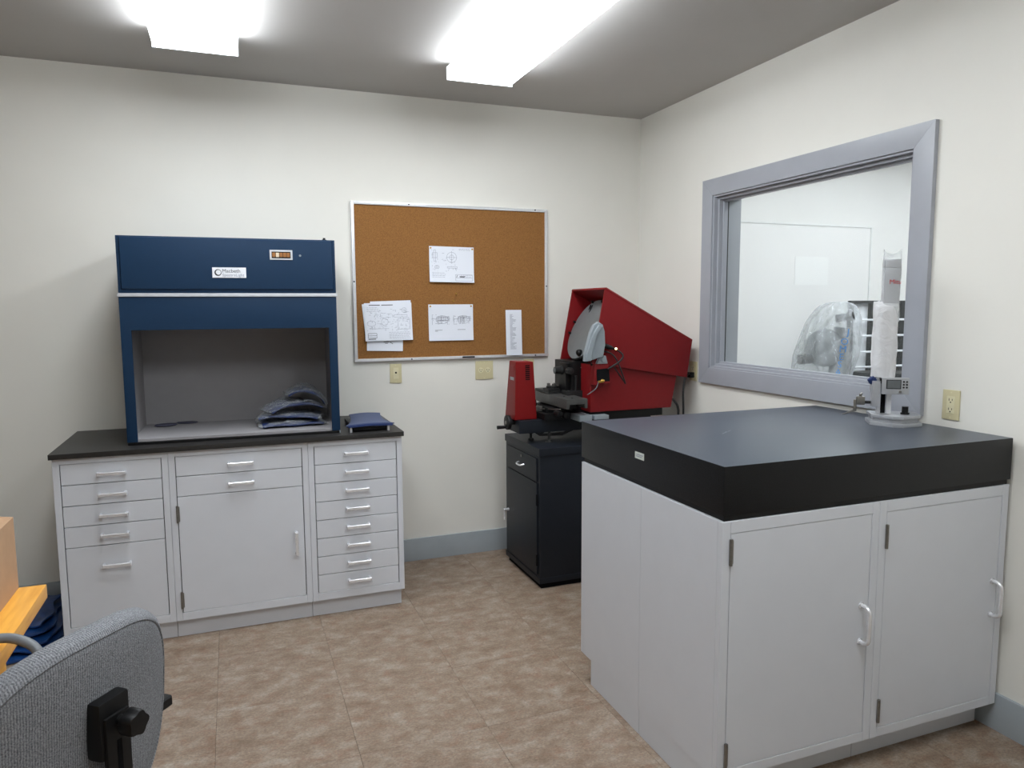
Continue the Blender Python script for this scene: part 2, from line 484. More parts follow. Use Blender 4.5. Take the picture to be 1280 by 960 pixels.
# next room seen through the window
struct('wall_next_back', B().box(TW, NX+TW, 0, TW, 0, H), 'wall2')
struct('wall_next_right', B().box(NX, NX+TW, YF, 0, 0, H), 'wall2')
struct('floor_next', B().box(TW, NX+TW, YF-TW, TW, -0.12, 0), 'vinyl')
struct('ceiling_next', B().box(TW, NX+TW, YF-TW, TW, H, H+0.1), 'wall2')

# ---- window
win = tag(thing('window_1', (0, -1.45, 1.203), None, None), kind='structure')
CT = -0.021
oy0, oy1, oz0, oz1 = -0.7194, -2.1935, 1.1089, 2.2548
def ring4(b, x0, x1, ya, yb, za, zb, wd, bev):
    """rectangular frame: outer ya>yb, za<zb, width wd inward"""
    b.prism([(ya, za), (yb, za), (yb+wd, za+wd), (ya-wd, za+wd)], 'x', x0, x1, bev)
    b.prism([(ya, zb), (yb, zb), (yb+wd, zb-wd), (ya-wd, zb-wd)], 'x', x0, x1, bev)
    b.prism([(ya, za), (ya, zb), (ya-wd, zb-wd), (ya-wd, za+wd)], 'x', x0, x1, bev)
    b.prism([(yb, za), (yb, zb), (yb+wd, zb-wd), (yb+wd, za+wd)], 'x', x0, x1, bev)
    return b
# casing boards (four, mitred)
wd = 0.092
for poly in ([(oy0, oz0), (oy1, oz0), (oy1+wd, oz0+wd), (oy0-wd, oz0+wd)],
             [(oy0, oz1), (oy1, oz1), (oy1+wd, oz1-wd), (oy0-wd, oz1-wd)],
             [(oy0, oz0), (oy0, oz1), (oy0-wd, oz1-wd), (oy0-wd, oz0+wd)],
             [(oy1, oz0), (oy1, oz1), (oy1+wd, oz1-wd), (oy1+wd, oz0+wd)]):
    B().prism(poly, 'x', CT, 0, 0.0018).build('casing_board', 'trim', win)
jo = (oy0-wd+0.002, oy1+wd-0.002, oz0+wd-0.002, oz1-wd+0.002)
ring4(B(), -0.012, 0.17, *jo, 0.012, 0.001).build('jamb', 'trim', win)
ji = (jo[0]-0.012, jo[1]+0.012, jo[2]+0.012, jo[3]-0.012)
st = ring4(B(), 0.012, 0.060, *ji, 0.014, 0.001).build('stop', 'trim', win)
ring4(B(), 0.036, 0.062, ji[0]-0.012, ji[1]+0.012, ji[2]+0.012, ji[3]-0.012, 0.012, 0.001).build('stop', 'trim', win)
ring4(B(), 0.062, 0.072, ji[0], ji[1], ji[2], ji[3], 0.020, 0.0).build('gasket', 'rub', win)
B().box(0.064, 0.070, ji[1]+0.01, ji[0]-0.01, ji[2]+0.01, ji[3]-0.01).build('pane', 'glass', win, smooth=False)
ring4(B(), 0.150, 0.170, oy0, oy1, oz0, oz1, wd, 0.0015).build('casing', 'trim', win)
for y in (-1.05, -1.3, -1.6, -1.85):
    B().cyl((0.050, y, ji[3]-0.0245), (0.050, y, ji[3]-0.0235), 0.003, n=8).build('screw', 'rub', win)

# ------------------------------------------------------------------ ceiling lights
def ceiling_light(x0, x1, y0, y1, label, group='fluorescent ceiling lights'):
    """wraparound lens fixture, y0 > y1"""
    cx, cy = (x0+x1)/2, (y0+y1)/2
    t = thing('ceiling_light', (cx, cy, H), label, 'light', group)
    zb, zt = 2.676, 2.737
    B().box(x0+0.035, x1-0.035, y1+0.02, y0-0.02, zt-0.02, H, 0.002).build('housing', 'whitep', t)
    hw = (x1-x0)/2-0.003
    prof = [(-hw, zt), (-hw, zb+0.014), (-hw+0.012, zb+0.002), (hw-0.012, zb+0.002), (hw, zb+0.014), (hw, zt)]
    B().prism([(cx+p[0], p[1]) for p in prof], 'y', y1+0.012, y0-0.012, 0.0).build('lens', 'lens', t)
    for ya, yb in ((y0-0.012, y0), (y1, y1+0.012)):
        B().box(x0, x1, ya, yb, zb, zt+0.003, 0.002).build('end_cap', 'whitep', t)
    return t
ceiling_light(-2.827, -2.476, -0.655, -1.875, 'white wraparound fluorescent light on ceiling above the blue booth')
ceiling_light(-1.504, -1.156, -0.650, -1.870, 'white wraparound fluorescent light on ceiling above the bulletin board')
ceiling_light(-2.827, -2.476, -2.80, -4.02, 'white wraparound fluorescent light behind the one above the blue booth')
ceiling_light(-1.504, -1.156, -2.80, -4.02, 'white wraparound fluorescent light behind the one above the bulletin board')
ceiling_light(0.95, 1.30, -0.70, -1.92, 'nearer white fluorescent light on the ceiling of the next room')
ceiling_light(2.15, 2.50, -0.70, -1.92, 'farther white fluorescent light, added unseen to even out the light in the next room')  # extra fixture out of view, added to spread the next room's light evenly

# ------------------------------------------------------------------ grey steel cabinets along the back wall
def handle_mesh(L=0.116, out=0.030):
    """bar pull along local x, standing off towards local -y"""
    b = B()
    h = L/2
    b.box(-h, h, -out, -out+0.010, -0.0075, 0.0075, 0.0042, 3)
    for s in (-1, 1): b.box(s*(h-0.006)-0.006, s*(h-0.006)+0.006, -out+0.001, 0, -0.0075, 0.0075, 0.002)
    o = b.build('handle', 'alu', world=False); me = o.data
    bpy.data.objects.remove(o); return me
HANDLE = handle_mesh()
def d_handle_mesh(L=0.122, out=0.036):
    b = B(); h = L/2
    b.tube([(-h, 0, 0), (-h, -out*0.55, 0), (-h+0.010, -out*0.92, 0), (-h+0.028, -out, 0), (h-0.028, -out, 0), (h-0.010, -out*0.92, 0), (h, -out*0.55, 0), (h, 0, 0)], 0.0072, 12)
    for s in (-1, 1): b.cyl((s*h, -0.003, 0), (s*h, 0, 0), 0.011, n=16)
    o = b.build('handle', 'alu', world=False); me = o.data
    bpy.data.objects.remove(o); return me
DHANDLE = d_handle_mesh()
def hinge_mesh():
    b = B(); b.cyl((0, -0.004, -0.04), (0, -0.004, 0.04), 0.0055, n=12)
    b.box(-0.004, 0.010, -0.003, 0, -0.036, 0.036, 0.0006, 1)
    o = b.build('hinge', 'steel', world=False); me = o.data
    bpy.data.objects.remove(o); return me
HINGE = hinge_mesh()

def cabinet(name, x0, x1, yf, yb, z0, z1, label, group, drawers=(), doors=(), kick=None, stile=0.027, open_z=None, kx=(0, 0), g=0.0034, pull=None):
    """face frame unit. yf: front plane, yb: back plane. drawers: (za, zb, handle_z); doors: (za, zb, hinge_side)"""
    cx, cy = (x0+x1)/2, (yf+yb)/2
    t = thing(name, (cx, cy, 0), label, 'cabinet', group)
    d = 0.022*(1 if yb > yf else -1)
    ylo, yhi = min(yf+d, yb), max(yf+d, yb)
    oz0_, oz1_ = open_z
    b = B().box(x0, x1, ylo, yhi, z0, z1, 0.001, 1)
    def slab(a0, a1, c0, c1): b.box(a0, a1, min(yf, yf+d), max(yf, yf+d), c0, c1, 0.0012, 1)
    slab(x0, x0+stile, z0, z1); slab(x1-stile, x1, z0, z1)
    slab(x0+stile, x1-stile, z0, oz0_); slab(x0+stile, x1-stile, oz1_, z1)
    b.build('body', 'cab', t)
    o = B().box(x0+stile, x1-stile, min(yf+d*0.98, yf+d*0.9), max(yf+d*0.98, yf+d*0.9), oz0_, oz1_).build('recess', 'gap', t)
    rot = (0, 0, 0) if yb > yf else (0, 0, PI)
    for za, zb, hz in drawers:
        dr = B().box(x0+stile+g, x1-stile-g, min(yf+0.001*d/abs(d), yf+d*0.85), max(yf+0.001*d/abs(d), yf+d*0.85), za+g/2, zb-g/2, 0.0012, 1).build('drawer', 'cab', t)
        inst('handle', HANDLE, dr, (0, yf-cy, hz), rot)
    for za, zb, hs, hx, hz, hinges in doors:
        dr = B().box(x0+stile+g, x1-stile-g, min(yf+0.001*d/abs(d), yf+d*0.85), max(yf+0.001*d/abs(d), yf+d*0.85), za+g/2, zb-g/2, 0.0012, 1).build('door', 'cab', t)
        inst('handle', pull or HANDLE, dr, (hx-cx, yf-cy, hz), (0, PI/2, rot[2]))
        for z in hinges:
            inst('hinge', HINGE, dr, ((x0+stile if hs < 0 else x1-stile)-cx, yf-cy, z), rot)
    if kick is not None:
        ky0, ky1 = kick
        B().box(x0+kx[0], x1-kx[1], min(ky0, ky1), max(ky0, ky1), 0, z0, 0.001, 1).build('toe_kick', 'cab', t)
    return t

YF_ = -0.648
bx = [-3.316, -2.8555, -2.2344, -1.7690]
def run(za, zb, n): return [(za+(zb-za)*k/n, za+(zb-za)*(k+1)/n) for k in range(n)]
OZ = (0.126, 0.873)
dl = [(0.778, 0.873, 0.826-0.004), (0.683, 0.778, 0.727), (0.588, 0.683, 0.632), (0.493, 0.588, 0.540), (0.126, 0.493, 0.400)]
cabinet('drawer_cabinet', bx[0], bx[1]-0.001, YF_, -0.002, 0.088, 0.900,
        'light grey steel cabinet with four shallow drawers over one deep drawer', 'grey cabinets under the black worktop',
        drawers=dl, kick=(-0.615, -0.02), open_z=OZ, kx=(0.0, 0.0005))
dm = [(0.778, 0.873, 0.822), (0.683, 0.778, 0.728)]
cabinet('door_cabinet', bx[1], bx[2]-0.001, YF_, -0.002, 0.088, 0.900,
        'light grey steel cabinet with two drawers over a single door', 'grey cabinets under the black worktop',
        drawers=dm, doors=[(0.126, 0.683, -1, -2.303, 0.402, (0.602, 0.188))], kick=(-0.615, -0.02), open_z=OZ, kx=(0.0005, 0.0005))
dr_ = [(a, b_, (a+b_)/2+0.003) for a, b_ in run(0.126, 0.873, 8)]
cabinet('drawer_cabinet', bx[2], bx[3], YF_, -0.002, 0.088, 0.900,
        'light grey steel cabinet with a column of eight shallow drawers', 'grey cabinets under the black worktop',
        drawers=dr_, kick=(-0.615, -0.02), open_z=OZ, kx=(0.0005, 0.012))
tag(B().box(-3.3251, -1.7604, -0.668, -0.001, 0.900, 0.9235, 0.002).build('worktop', 'top', loc=(-2.54, -0.33, 0.900)),
    'black worktop over the three grey cabinets along back wall', 'worktop')

# ------------------------------------------------------------------ blue light booth on the worktop
bt = thing('light_booth', (-3.029, -0.553, 0.9235), 'dark blue viewing light booth with open front on black worktop', 'light booth', rz=-0.030)
W_, D_ = 0.963, 0.50
def bl(b, name, m, p=bt): return b.build(name, m, p, world=False)
TH = 0.016
b = B()
b.box(0, TH, 0.012, D_, 0.022, 0.682, 0.001).box(W_-TH, W_, 0.012, D_, 0.022, 0.682, 0.001)
b.box(TH, W_-TH, D_-0.012, D_, 0.022, 0.682).box(TH, W_-TH, 0.03, D_-0.012, 0.66, 0.682)
bl(b, 'shell', 'blue')
bl(B().box(TH, W_-TH, 0.010, D_-0.012, 0.012, 0.024).box(TH, TH+0.003, 0.012, D_-0.012, 0.024, 0.66)
   .box(W_-TH-0.003, W_-TH, 0.012, D_-0.012, 0.024, 0.66).box(TH+0.003, W_-TH-0.003, D_-0.016, D_-0.012, 0.024, 0.66), 'liner', 'booth_in')
bl(B().box(0.003, W_-0.003, -0.004, D_, 0.001, 0.0118, 0.001), 'base', 'blk')
fr = [(0, 0.013), (0.044, 0.013), (0.044, 0.530), (W_-0.040, 0.530), (W_-0.040, 0.013), (W_, 0.013), (W_, 0.682), (0, 0.682)]
bl(B().prism(fr, 'y', 0, 0.013, 0.0012), 'front_frame', 'blue')
bl(B().box(-0.004, W_+0.004, -0.005, D_, 0.683, 0.699, 0.002), 'trim_strip', 'strip')
hd = bl(B().box(0, W_, 0.006, D_, 0.700, 0.958, 0.002), 'lamp_hood', 'blue')
bl(B().hexa([(0.012, 0.006, 0.714), (W_-0.010, 0.006, 0.714), (W_-0.010, 0.006, 0.955), (0.012, 0.006, 0.955)],
            [(0.017, -0.004, 0.720), (W_-0.016, -0.004, 0.720), (W_-0.016, -0.004, 0.951), (0.017, -0.004, 0.951)], 0.001), 'front_panel', 'blue', hd)
# brand plate
def booth_at(px): pass
lx0, lx1, lz0, lz1 = 0.399, 0.548, 0.771, 0.819
pl = bl(B().box(lx0, lx1, -0.0062, -0.004, lz0, lz1, 0.0006, 1), 'label_plate', 'white')
b = B(); b.merge(text_bm('Macbeth', 0.0235, align='LEFT'), Matrix.Translation((lx0+0.043, -0.0065, lz0+0.0315)) @ FACE_NY)
bl(b, 'lettering', 'ink', pl)
b = B(); b.merge(text_bm('SpectraLight', 0.0195, align='LEFT'), Matrix.Translation((lx0+0.043, -0.0065, lz0+0.0125)) @ FACE_NY)
bl(b, 'lettering', 'inkl', pl)
ringp = B()
cx_, cz_ = lx0+0.025, lz0+0.024
pts = []
for k in range(33):
    a = 2*PI*k/32
    pts.append((a, 0.0155, 0.0155-0.0022-0.0042*(0.5-0.5*math.cos(a-0.6))))
t = bmesh.new()
vo = [t.verts.new((cx_+ro*math.cos(a), -0.0066, cz_+ro*math.sin(a))) for a, ro, ri in pts]
vi = [t.verts.new((cx_+ri*math.cos(a), -0.0066, cz_+ri*math.sin(a))) for a, ro, ri in pts]
for k in range(32): t.faces.new((vo[k], vo[k+1], vi[k+1], vi[k]))
ringp.merge(t); bl(ringp, 'logo_ring', 'inkd', pl)
# switch panel
sx0, sx1, sz0, sz1 = 0.657, 0.762, 0.858, 0.905
sw = bl(B().box(sx0, sx1, -0.0065, -0.004, sz0, sz1, 0.0012, 1), 'switch_panel', 'strip')
bl(B().box(sx0+0.009, sx1-0.009, -0.0078, -0.0064, sz0+0.008, sz1-0.008), 'switch_window', 'blk', sw)
for k in range(5):
    bl(B().box(sx0+0.012+0.0165*k, sx0+0.0265+0.0165*k, -0.0098, -0.0076, sz0+0.013, sz1-0.013, 0.001, 1), 'button', 'cream' if k == 1 else 'orange', sw)
bl(B().cyl((0.797, -0.0062, 0.880), (0.797, -0.0038, 0.880), 0.0055, n=12), 'indicator', 'pgrey')
bl(B().cyl((0.915, 0.02, 0.958), (0.915, 0.02, 0.969), 0.006, n=12).box(0.905, 0.925, 0.012, 0.028, 0.9575, 0.961), 'top_latch', 'blk')
bl(B().box(W_-0.004, W_+0.0, -0.006, 0.03, 0.0, 0.012), 'foot', 'pgrey')

# things lying in the booth and beside it
def pouch(name, cx, cy, z, a, bq, rz, label, th=0.012):
    n = 18; R = []
    for (s, zz) in ((0.02, 0), (0.8, 0), (1.0, th*0.35), (0.86, th*0.85), (0.02, th)):
        R.append([(cx+s*(a*math.cos(2*PI*k/n)*(1+0.08*math.sin(4*PI*k/n+1))*math.cos(rz)-bq*math.sin(2*PI*k/n)*math.sin(rz)),
                   cy+s*(a*math.cos(2*PI*k/n)*math.sin(rz)+bq*math.sin(2*PI*k/n)*math.cos(rz)), z+zz) for k in range(n)])
    return tag(B().loft(R).build(name, 'purple', loc=(cx, cy, z)), label, 'pouch', 'dark pouches in the light booth')
ZB = 0.9235+0.024
pouch('cloth_pouch', -2.895, -0.165, ZB, 0.052, 0.032, 0.1, 'dark slate cloth pad on booth floor, front left one', 0.014)
pouch('cloth_pouch', -2.797, -0.105, ZB, 0.052, 0.022, -0.1, 'small dark slate cloth pad further back on the booth floor', 0.010)

def foam_pad(label, ox, oy, oz, L, Wd, bend, rz, rx, seed, puff=0.012):
    """bent foam slab with its own crumpled clear bag around it"""
    t = thing('bagged_foam_pad', (ox, oy, oz), label, 'foam pad', 'blue pads piled in the light booth')
    R3 = Matrix.Rotation(rz, 3, 'Z') @ Matrix.Rotation(rx, 3, 'Y')
    def f(u, v):
        x = (u-0.5)*L; y = (v-0.5)*Wd
        z = bend*(1-(2*u-1)**2)+0.003*math.sin(9*u+5*v)
        return R3 @ Vector((x, y, z))
    B().grid(f, 18, 6, 0.009).build('pad', 'fblue', t, world=False)
    rnd = random.Random(seed); ph = [rnd.uniform(0, 6.28) for _ in range(8)]
    rings = []; n = 40
    for j in range(21):
        u = j/20; x = (u-0.5)*(L+0.03); ed = math.sin(PI*min(max(u, 0.0), 1))**0.35
        zc = bend*(1-min(1, (2*u-1)**2))-0.004
        r = []
        for k in range(n):
            A = 2*PI*k/n
            cy_ = math.copysign(abs(math.cos(A))**0.6, math.cos(A)); cz_ = math.copysign(abs(math.sin(A))**0.8, math.sin(A))
            hh = (0.005+(puff if cz_ > 0 else 0.002)*(0.6+0.4*math.sin(7*u+ph[0]+3*A)+0.3*rnd.uniform(-1, 1)))*max(ed, 0.15)
            y = (Wd/2+0.010+0.006*math.sin(19*u+ph[1]+2*A))*cy_*(0.93+0.07*ed)
            r.append(R3 @ Vector((x+0.006*math.sin(6*A+ph[2]), y, zc+hh*cz_+(0.0025*math.sin(23*u+5*A+ph[3]) if cz_ > 0 else 0))))
        rings.append(r)
    B().loft(rings).build('plastic_bag', 'bag', t, world=False)
    return t
foam_pad('lowest plastic-wrapped blue foam pad of the pile in the booth', -2.288, -0.35, ZB+0.016, 0.30, 0.24, 0.004, 0.06, 0.0, 5, 0.012)
foam_pad('second plastic-wrapped blue foam pad from bottom of the booth pile', -2.286, -0.335, ZB+0.045, 0.29, 0.21, 0.014, -0.20, 0.02, 8, 0.014)
foam_pad('plastic-wrapped blue foam pad in the middle of the booth pile', -2.275, -0.32, ZB+0.084, 0.26, 0.19, 0.032, 0.22, -0.03, 13, 0.020)
foam_pad('dark blue arched foam pad on top of the booth pile', -2.205, -0.30, ZB+0.134, 0.185, 0.20, 0.045, -0.03, 0.26, 21, 0.024)

# saddle-shaped blue platform on the worktop
sp = thing('curved_platform', (-1.915, -0.43, 0.9235), 'blue curved platform with dished top at right end of black worktop', 'platform')
def saddle(u, v):
    # u along x, v along y (front to back); sides pinch towards the middle
    y = -0.605+0.38*v
    hw = 0.082+0.040*abs(1-1.25*v)**1.6
    x = -1.918+(2*u-1)*hw+0.035*v
    z = 0.958+0.014*(abs(2*u-1)**2.2)*0+0.010*(2*v-1)**2-0.006*abs(2*u-1)**2
    return Vector((x, y, z))
B().grid(saddle, 16, 14, 0.006).build('top_plate', 'fblue2', sp)
B().prism([(-2.030, 0.949), (-1.930, 0.9535), (-1.805, 0.949), (-1.805, 0.960), (-1.930, 0.9655), (-2.030, 0.960)], 'y', -0.611, -0.604, 0.001).build('front_edge', 'fblue', sp)
B().box(-2.00, -1.815, -0.590, -0.26, 0.9285, 0.9480, 0.004).build('underbody', 'blk', sp)
for fx, fy in ((-2.015, -0.595), (-1.825, -0.595), (-1.97, -0.27), (-1.81, -0.27)):
    B().cyl((fx, fy, 0.9236), (fx, fy, 0.950), 0.007, n=12).build('foot', 'alu', sp)

# ------------------------------------------------------------------ bulletin board
kx0, kx1, kz1, kz0 = -1.8956, -0.6764, 2.1553, 1.2371
bb = thing('bulletin_board', ((kx0+kx1)/2, 0, kz0), 'large cork bulletin board with aluminium frame on back wall', 'bulletin board')
fwid = 0.017
B().box(kx0+fwid, kx1-fwid, -0.013, -0.001, kz0+fwid, kz1-fwid).build('cork_panel', 'cork', bb)
for p in ([(kx0, kz0), (kx1, kz0), (kx1-fwid, kz0+fwid), (kx0+fwid, kz0+fwid)], [(kx0, kz1), (kx1, kz1), (kx1-fwid, kz1-fwid), (kx0+fwid, kz1-fwid)],
          [(kx0, kz0), (kx0, kz1), (kx0+fwid, kz1-fwid), (kx0+fwid, kz0+fwid)], [(kx1, kz0), (kx1, kz1), (kx1-fwid, kz1-fwid), (kx1-fwid, kz0+fwid)]):
    B().prism(p, 'y', -0.021, -0.0008, 0.0015).build('frame_rail', 'alu', bb)
for sx, sz in ((-1.56, kz1-0.006), (-0.76, kz1-0.006), (-1.56, kz0+0.007), (-0.76, kz0+0.007), (kx0+0.007, 1.70), (kx1-0.007, 1.68)):
    B().cyl((sx, -0.0225, sz), (sx, -0.020, sz), 0.0045, n=10).build('screw', 'gap', bb)
B().box(-1.245, -1.165, -0.0217, -0.0209, kz0+0.004, kz0+0.014).build('maker_label', 'iron', bb)

CY = -0.0135
def sheet(label, x0, x1, z0, z1, tilt=0.0, layer=0, lift=0.012, group='paper sheets on the bulletin board', ink=None):
    """thin sheet hanging from its top edge, bottom curling off the cork"""
    cx, cz = (x0+x1)/2, z1
    yb = CY-0.0012*layer-0.0006
    t = thing('paper_sheet', (cx, yb, (z0+z1)/2), label, 'paper', group)
    Wd, Ht = x1-x0, z1-z0
    def place(a, c, dy=0.0):
        # a in 0..1 across, c in 0..1 from the top down
        x = (a-0.5)*Wd; z = -c*Ht
        X = cx+x*math.cos(tilt)-z*math.sin(tilt); Z = cz+x*math.sin(tilt)+z*math.cos(tilt)
        return Vector((X, yb-lift*c**2.2-0.002*layer*c+dy, Z))
    B().grid(lambda u, v: place(u, v), 4, 8, 0.0004, (0, 1, 0)).build('page', 'paper', t)
    def lines(name, segs, m, wdt):
        tb = bmesh.new()
        for (a0, c0, a1, c1) in segs:
            n = max(1, int(abs(c1-c0)*8)+1)
            d = Vector(((a1-a0)*Wd, 0, -(c1-c0)*Ht)); L = d.length
            if L < 1e-5: continue
            nx, nz = -d.z/L*wdt/2, d.x/L*wdt/2
            prev = None
            for k in range(n+1):
                u = k/n; p = place(a0+(a1-a0)*u, c0+(c1-c0)*u, -0.0004)
                q = (tb.verts.new(p+Vector((nx, 0, nz))), tb.verts.new(p-Vector((nx, 0, nz))))
                if prev: tb.faces.new((prev[0], q[0], q[1], prev[1]))
                prev = q
        tag(B().merge(tb).build(name, m, t), kind='stuff')
    if ink: ink(lines)
    return t
def circ(cx, cz, r, asp, n=18): return [(cx+r*math.cos(2*PI*k/n), cz+r*asp*math.sin(2*PI*k/n), cx+r*math.cos(2*PI*(k+1)/n), cz+r*asp*math.sin(2*PI*(k+1)/n)) for k in range(n)]
def rect(a0, c0, a1, c1): return [(a0, c0, a1, c0), (a1, c0, a1, c1), (a1, c1, a0, c1), (a0, c1, a0, c0)]
def scrib(rnd, a0, c0, a1, c1, n, L=0.05): 
    o = []
    for _ in range(n):
        a, c = rnd.uniform(a0, a1), rnd.uniform(c0, c1)
        if rnd.random() < .6: o.append((a, c, min(a+L*rnd.uniform(.3, 1), a1), c))
        else: o.append((a, c, a, min(c+L*rnd.uniform(.3, 1), c1)))
    return o
def textlines(rnd, a0, a1, c0, c1, n):
    o = []
    for k in range(n):
        c = c0+(c1-c0)*k/max(1, n-1); a = a0
        while a < a1-0.02:
            b_ = min(a1, a+rnd.uniform(0.015, 0.06)); o.append((a, c, b_, c)); a = b_+0.012
        
    return o
AS = 1.33
def ink_flange(L):
    r = random.Random(1)
    L('drawing', circ(0.50, 0.30, 0.11, AS)+circ(0.50, 0.30, 0.05, AS)+[(0.38, 0.30, 0.62, 0.30), (0.50, 0.12, 0.50, 0.48)]
      + rect(0.10, 0.10, 0.14, 0.42)+rect(0.07, 0.18, 0.18, 0.32)+circ(0.17, 0.58, 0.05, AS*0.7)+circ(0.17, 0.58, 0.025, AS*0.7)
      + rect(0.40, 0.56, 0.62, 0.60)+[(0.44, 0.60, 0.42, 0.68), (0.58, 0.60, 0.60, 0.68)]+scrib(r, 0.04, 0.08, 0.66, 0.72, 40), M['inkl'], 0.0016)
    L('notes', textlines(r, 0.66, 0.92, 0.06, 0.09, 2)+textlines(r, 0.06, 0.36, 0.74, 0.86, 4), M['inkl'], 0.0016)
    L('title_block', rect(0.58, 0.78, 0.96, 0.96)+[(0.58, 0.87, 0.96, 0.87)]+textlines(r, 0.70, 0.95, 0.80, 0.84, 2), M['inkl'], 0.0016)
    L('title_lettering', [(0.62, 0.80, 0.60, 0.86), (0.67, 0.83, 0.80, 0.83), (0.67, 0.85, 0.78, 0.85)], M['inkd'], 0.003)
def ink_shaft(L):
    r = random.Random(2)
    sg = []
    for ox in (0.06, 0.54):
        sg += rect(ox+0.12, 0.34, ox+0.40, 0.46)+rect(ox+0.14, 0.36, ox+0.17, 0.54)+rect(ox+0.21, 0.32, ox+0.23, 0.52)+[(ox, 0.40, ox+0.42, 0.40), (ox+0.02, 0.30, ox+0.02, 0.56)]
        sg += [(ox+0.17+0.05*k, 0.34, ox+0.17+0.05*k, 0.46) for k in range(5)]+scrib(r, ox, 0.28, ox+0.40, 0.56, 26, 0.06)
        sg += circ(ox+0.24, 0.42, 0.14, AS*0.6)
    L('drawing', sg, M['inkl'], 0.0018)
    L('outline', [(0.20, 0.36, 0.44, 0.36), (0.20, 0.44, 0.44, 0.44), (0.20, 0.36, 0.20, 0.52), (0.66, 0.36, 0.86, 0.36), (0.72, 0.36, 0.72, 0.5), (0.79, 0.34, 0.79, 0.52)], M['ink'], 0.0022)
    L('captions', [(0.14, 0.71, 0.30, 0.71), (0.64, 0.70, 0.82, 0.70), (0.14, 0.735, 0.2, 0.735)], M['ink'], 0.002)
def ink_assembly(L):
    r = random.Random(3)
    L('drawing', scrib(r, 0.05, 0.16, 0.95, 0.74, 130, 0.06)+circ(0.84, 0.20, 0.05, AS)+circ(0.84, 0.20, 0.02, AS)+circ(0.42, 0.5, 0.07, AS)+rect(0.62, 0.32, 0.9, 0.38)
      + rect(0.7, 0.42, 0.95, 0.7)+circ(0.14, 0.54, 0.09, AS*.6)+[(0.1, 0.68, 0.5, 0.68)], M['inkl'], 0.0015)
    L('notes', textlines(r, 0.05, 0.3, 0.12, 0.22, 4)+textlines(r, 0.5, 0.95, 0.78, 0.94, 6), M['inkl'], 0.0015)
    L('headline', [(0.10, 0.055, 0.33, 0.055), (0.36, 0.055, 0.60, 0.055), (0.06, 0.95, 0.22, 0.95)], M['inkd'], 0.004)
    L('table', rect(0.06, 0.80, 0.24, 0.92)+[(0.06, 0.86, 0.24, 0.86)], M['ink'], 0.002)
def ink_list(L):
    r = random.Random(4)
    sg = []
    for k in range(40):
        c = 0.10+0.78*k/40
        sg.append((0.26, c, 0.26+r.uniform(0.10, 0.42), c))
    L('listing', sg, M['inkl'], 0.0022)
def ink_low(L):
    L('headline', [(0.46, 0.80, 0.60, 0.80), (0.63, 0.80, 0.72, 0.84), (0.5, 0.83, 0.58, 0.83)], M['inkd'], 0.003)
sheet('mechanical drawing sheet with a round flange in upper middle of corkboard', -1.441, -1.163, 1.700, 1.912, -0.012, 0, 0.014, ink=ink_flange)
sheet('mechanical drawing sheet with two shaft views in lower middle of corkboard', -1.452, -1.172, 1.350, 1.568, 0.0, 0, 0.008, ink=ink_shaft)
sheet('narrow white paper strip with a printed list at lower right of corkboard', -0.961, -0.855, 1.250, 1.532, 0.0, 5, 0.004, ink=ink_list)
sheet('lowest white sheet sticking out below the pinned stack of drawings', -1.816, -1.604, 1.297, 1.560, -0.035, 0, 0.006, ink=ink_low)
sheet('white sheet rotated left behind the stack of pinned drawings', -1.848, -1.575, 1.366, 1.582, 0.085, 1, 0.006)
sheet('white sheet whose top edge shows above the stack of pinned drawings', -1.800, -1.560, 1.385, 1.590, 0.03, 2, 0.006)
sheet('front drawing sheet of the pinned stack at lower left of corkboard', -1.836, -1.556, 1.358, 1.578, 0.012, 3, 0.008, ink=ink_assembly)

def tack(x, z, label, y=CY):
    b = B().cyl((x, y, z), (x, y-0.003, z), 0.0055, 0.0045, n=12).cyl((x, y-0.003, z), (x, y-0.008, z), 0.003, 0.004, n=10)
    return tag(b.build('thumbtack', 'brass', loc=(x, y, z)), label, 'thumbtack', 'brass thumbtacks on the corkboard')
tack(-1.278, 1.632, 'brass thumbtack in bare cork just below the flange drawing')
tack(-1.296, 1.588, 'brass thumbtack in bare cork just above the shaft drawing')
tack(-1.432, 1.903, 'brass thumbtack in upper left corner of the flange drawing', CY-0.001)
tack(-1.172, 1.900, 'brass thumbtack in upper right corner of the flange drawing', CY-0.001)
tack(-1.440, 1.557, 'brass thumbtack in upper left corner of the shaft drawing', CY-0.001)
tack(-1.184, 1.557, 'brass thumbtack in upper right corner of the shaft drawing', CY-0.001)

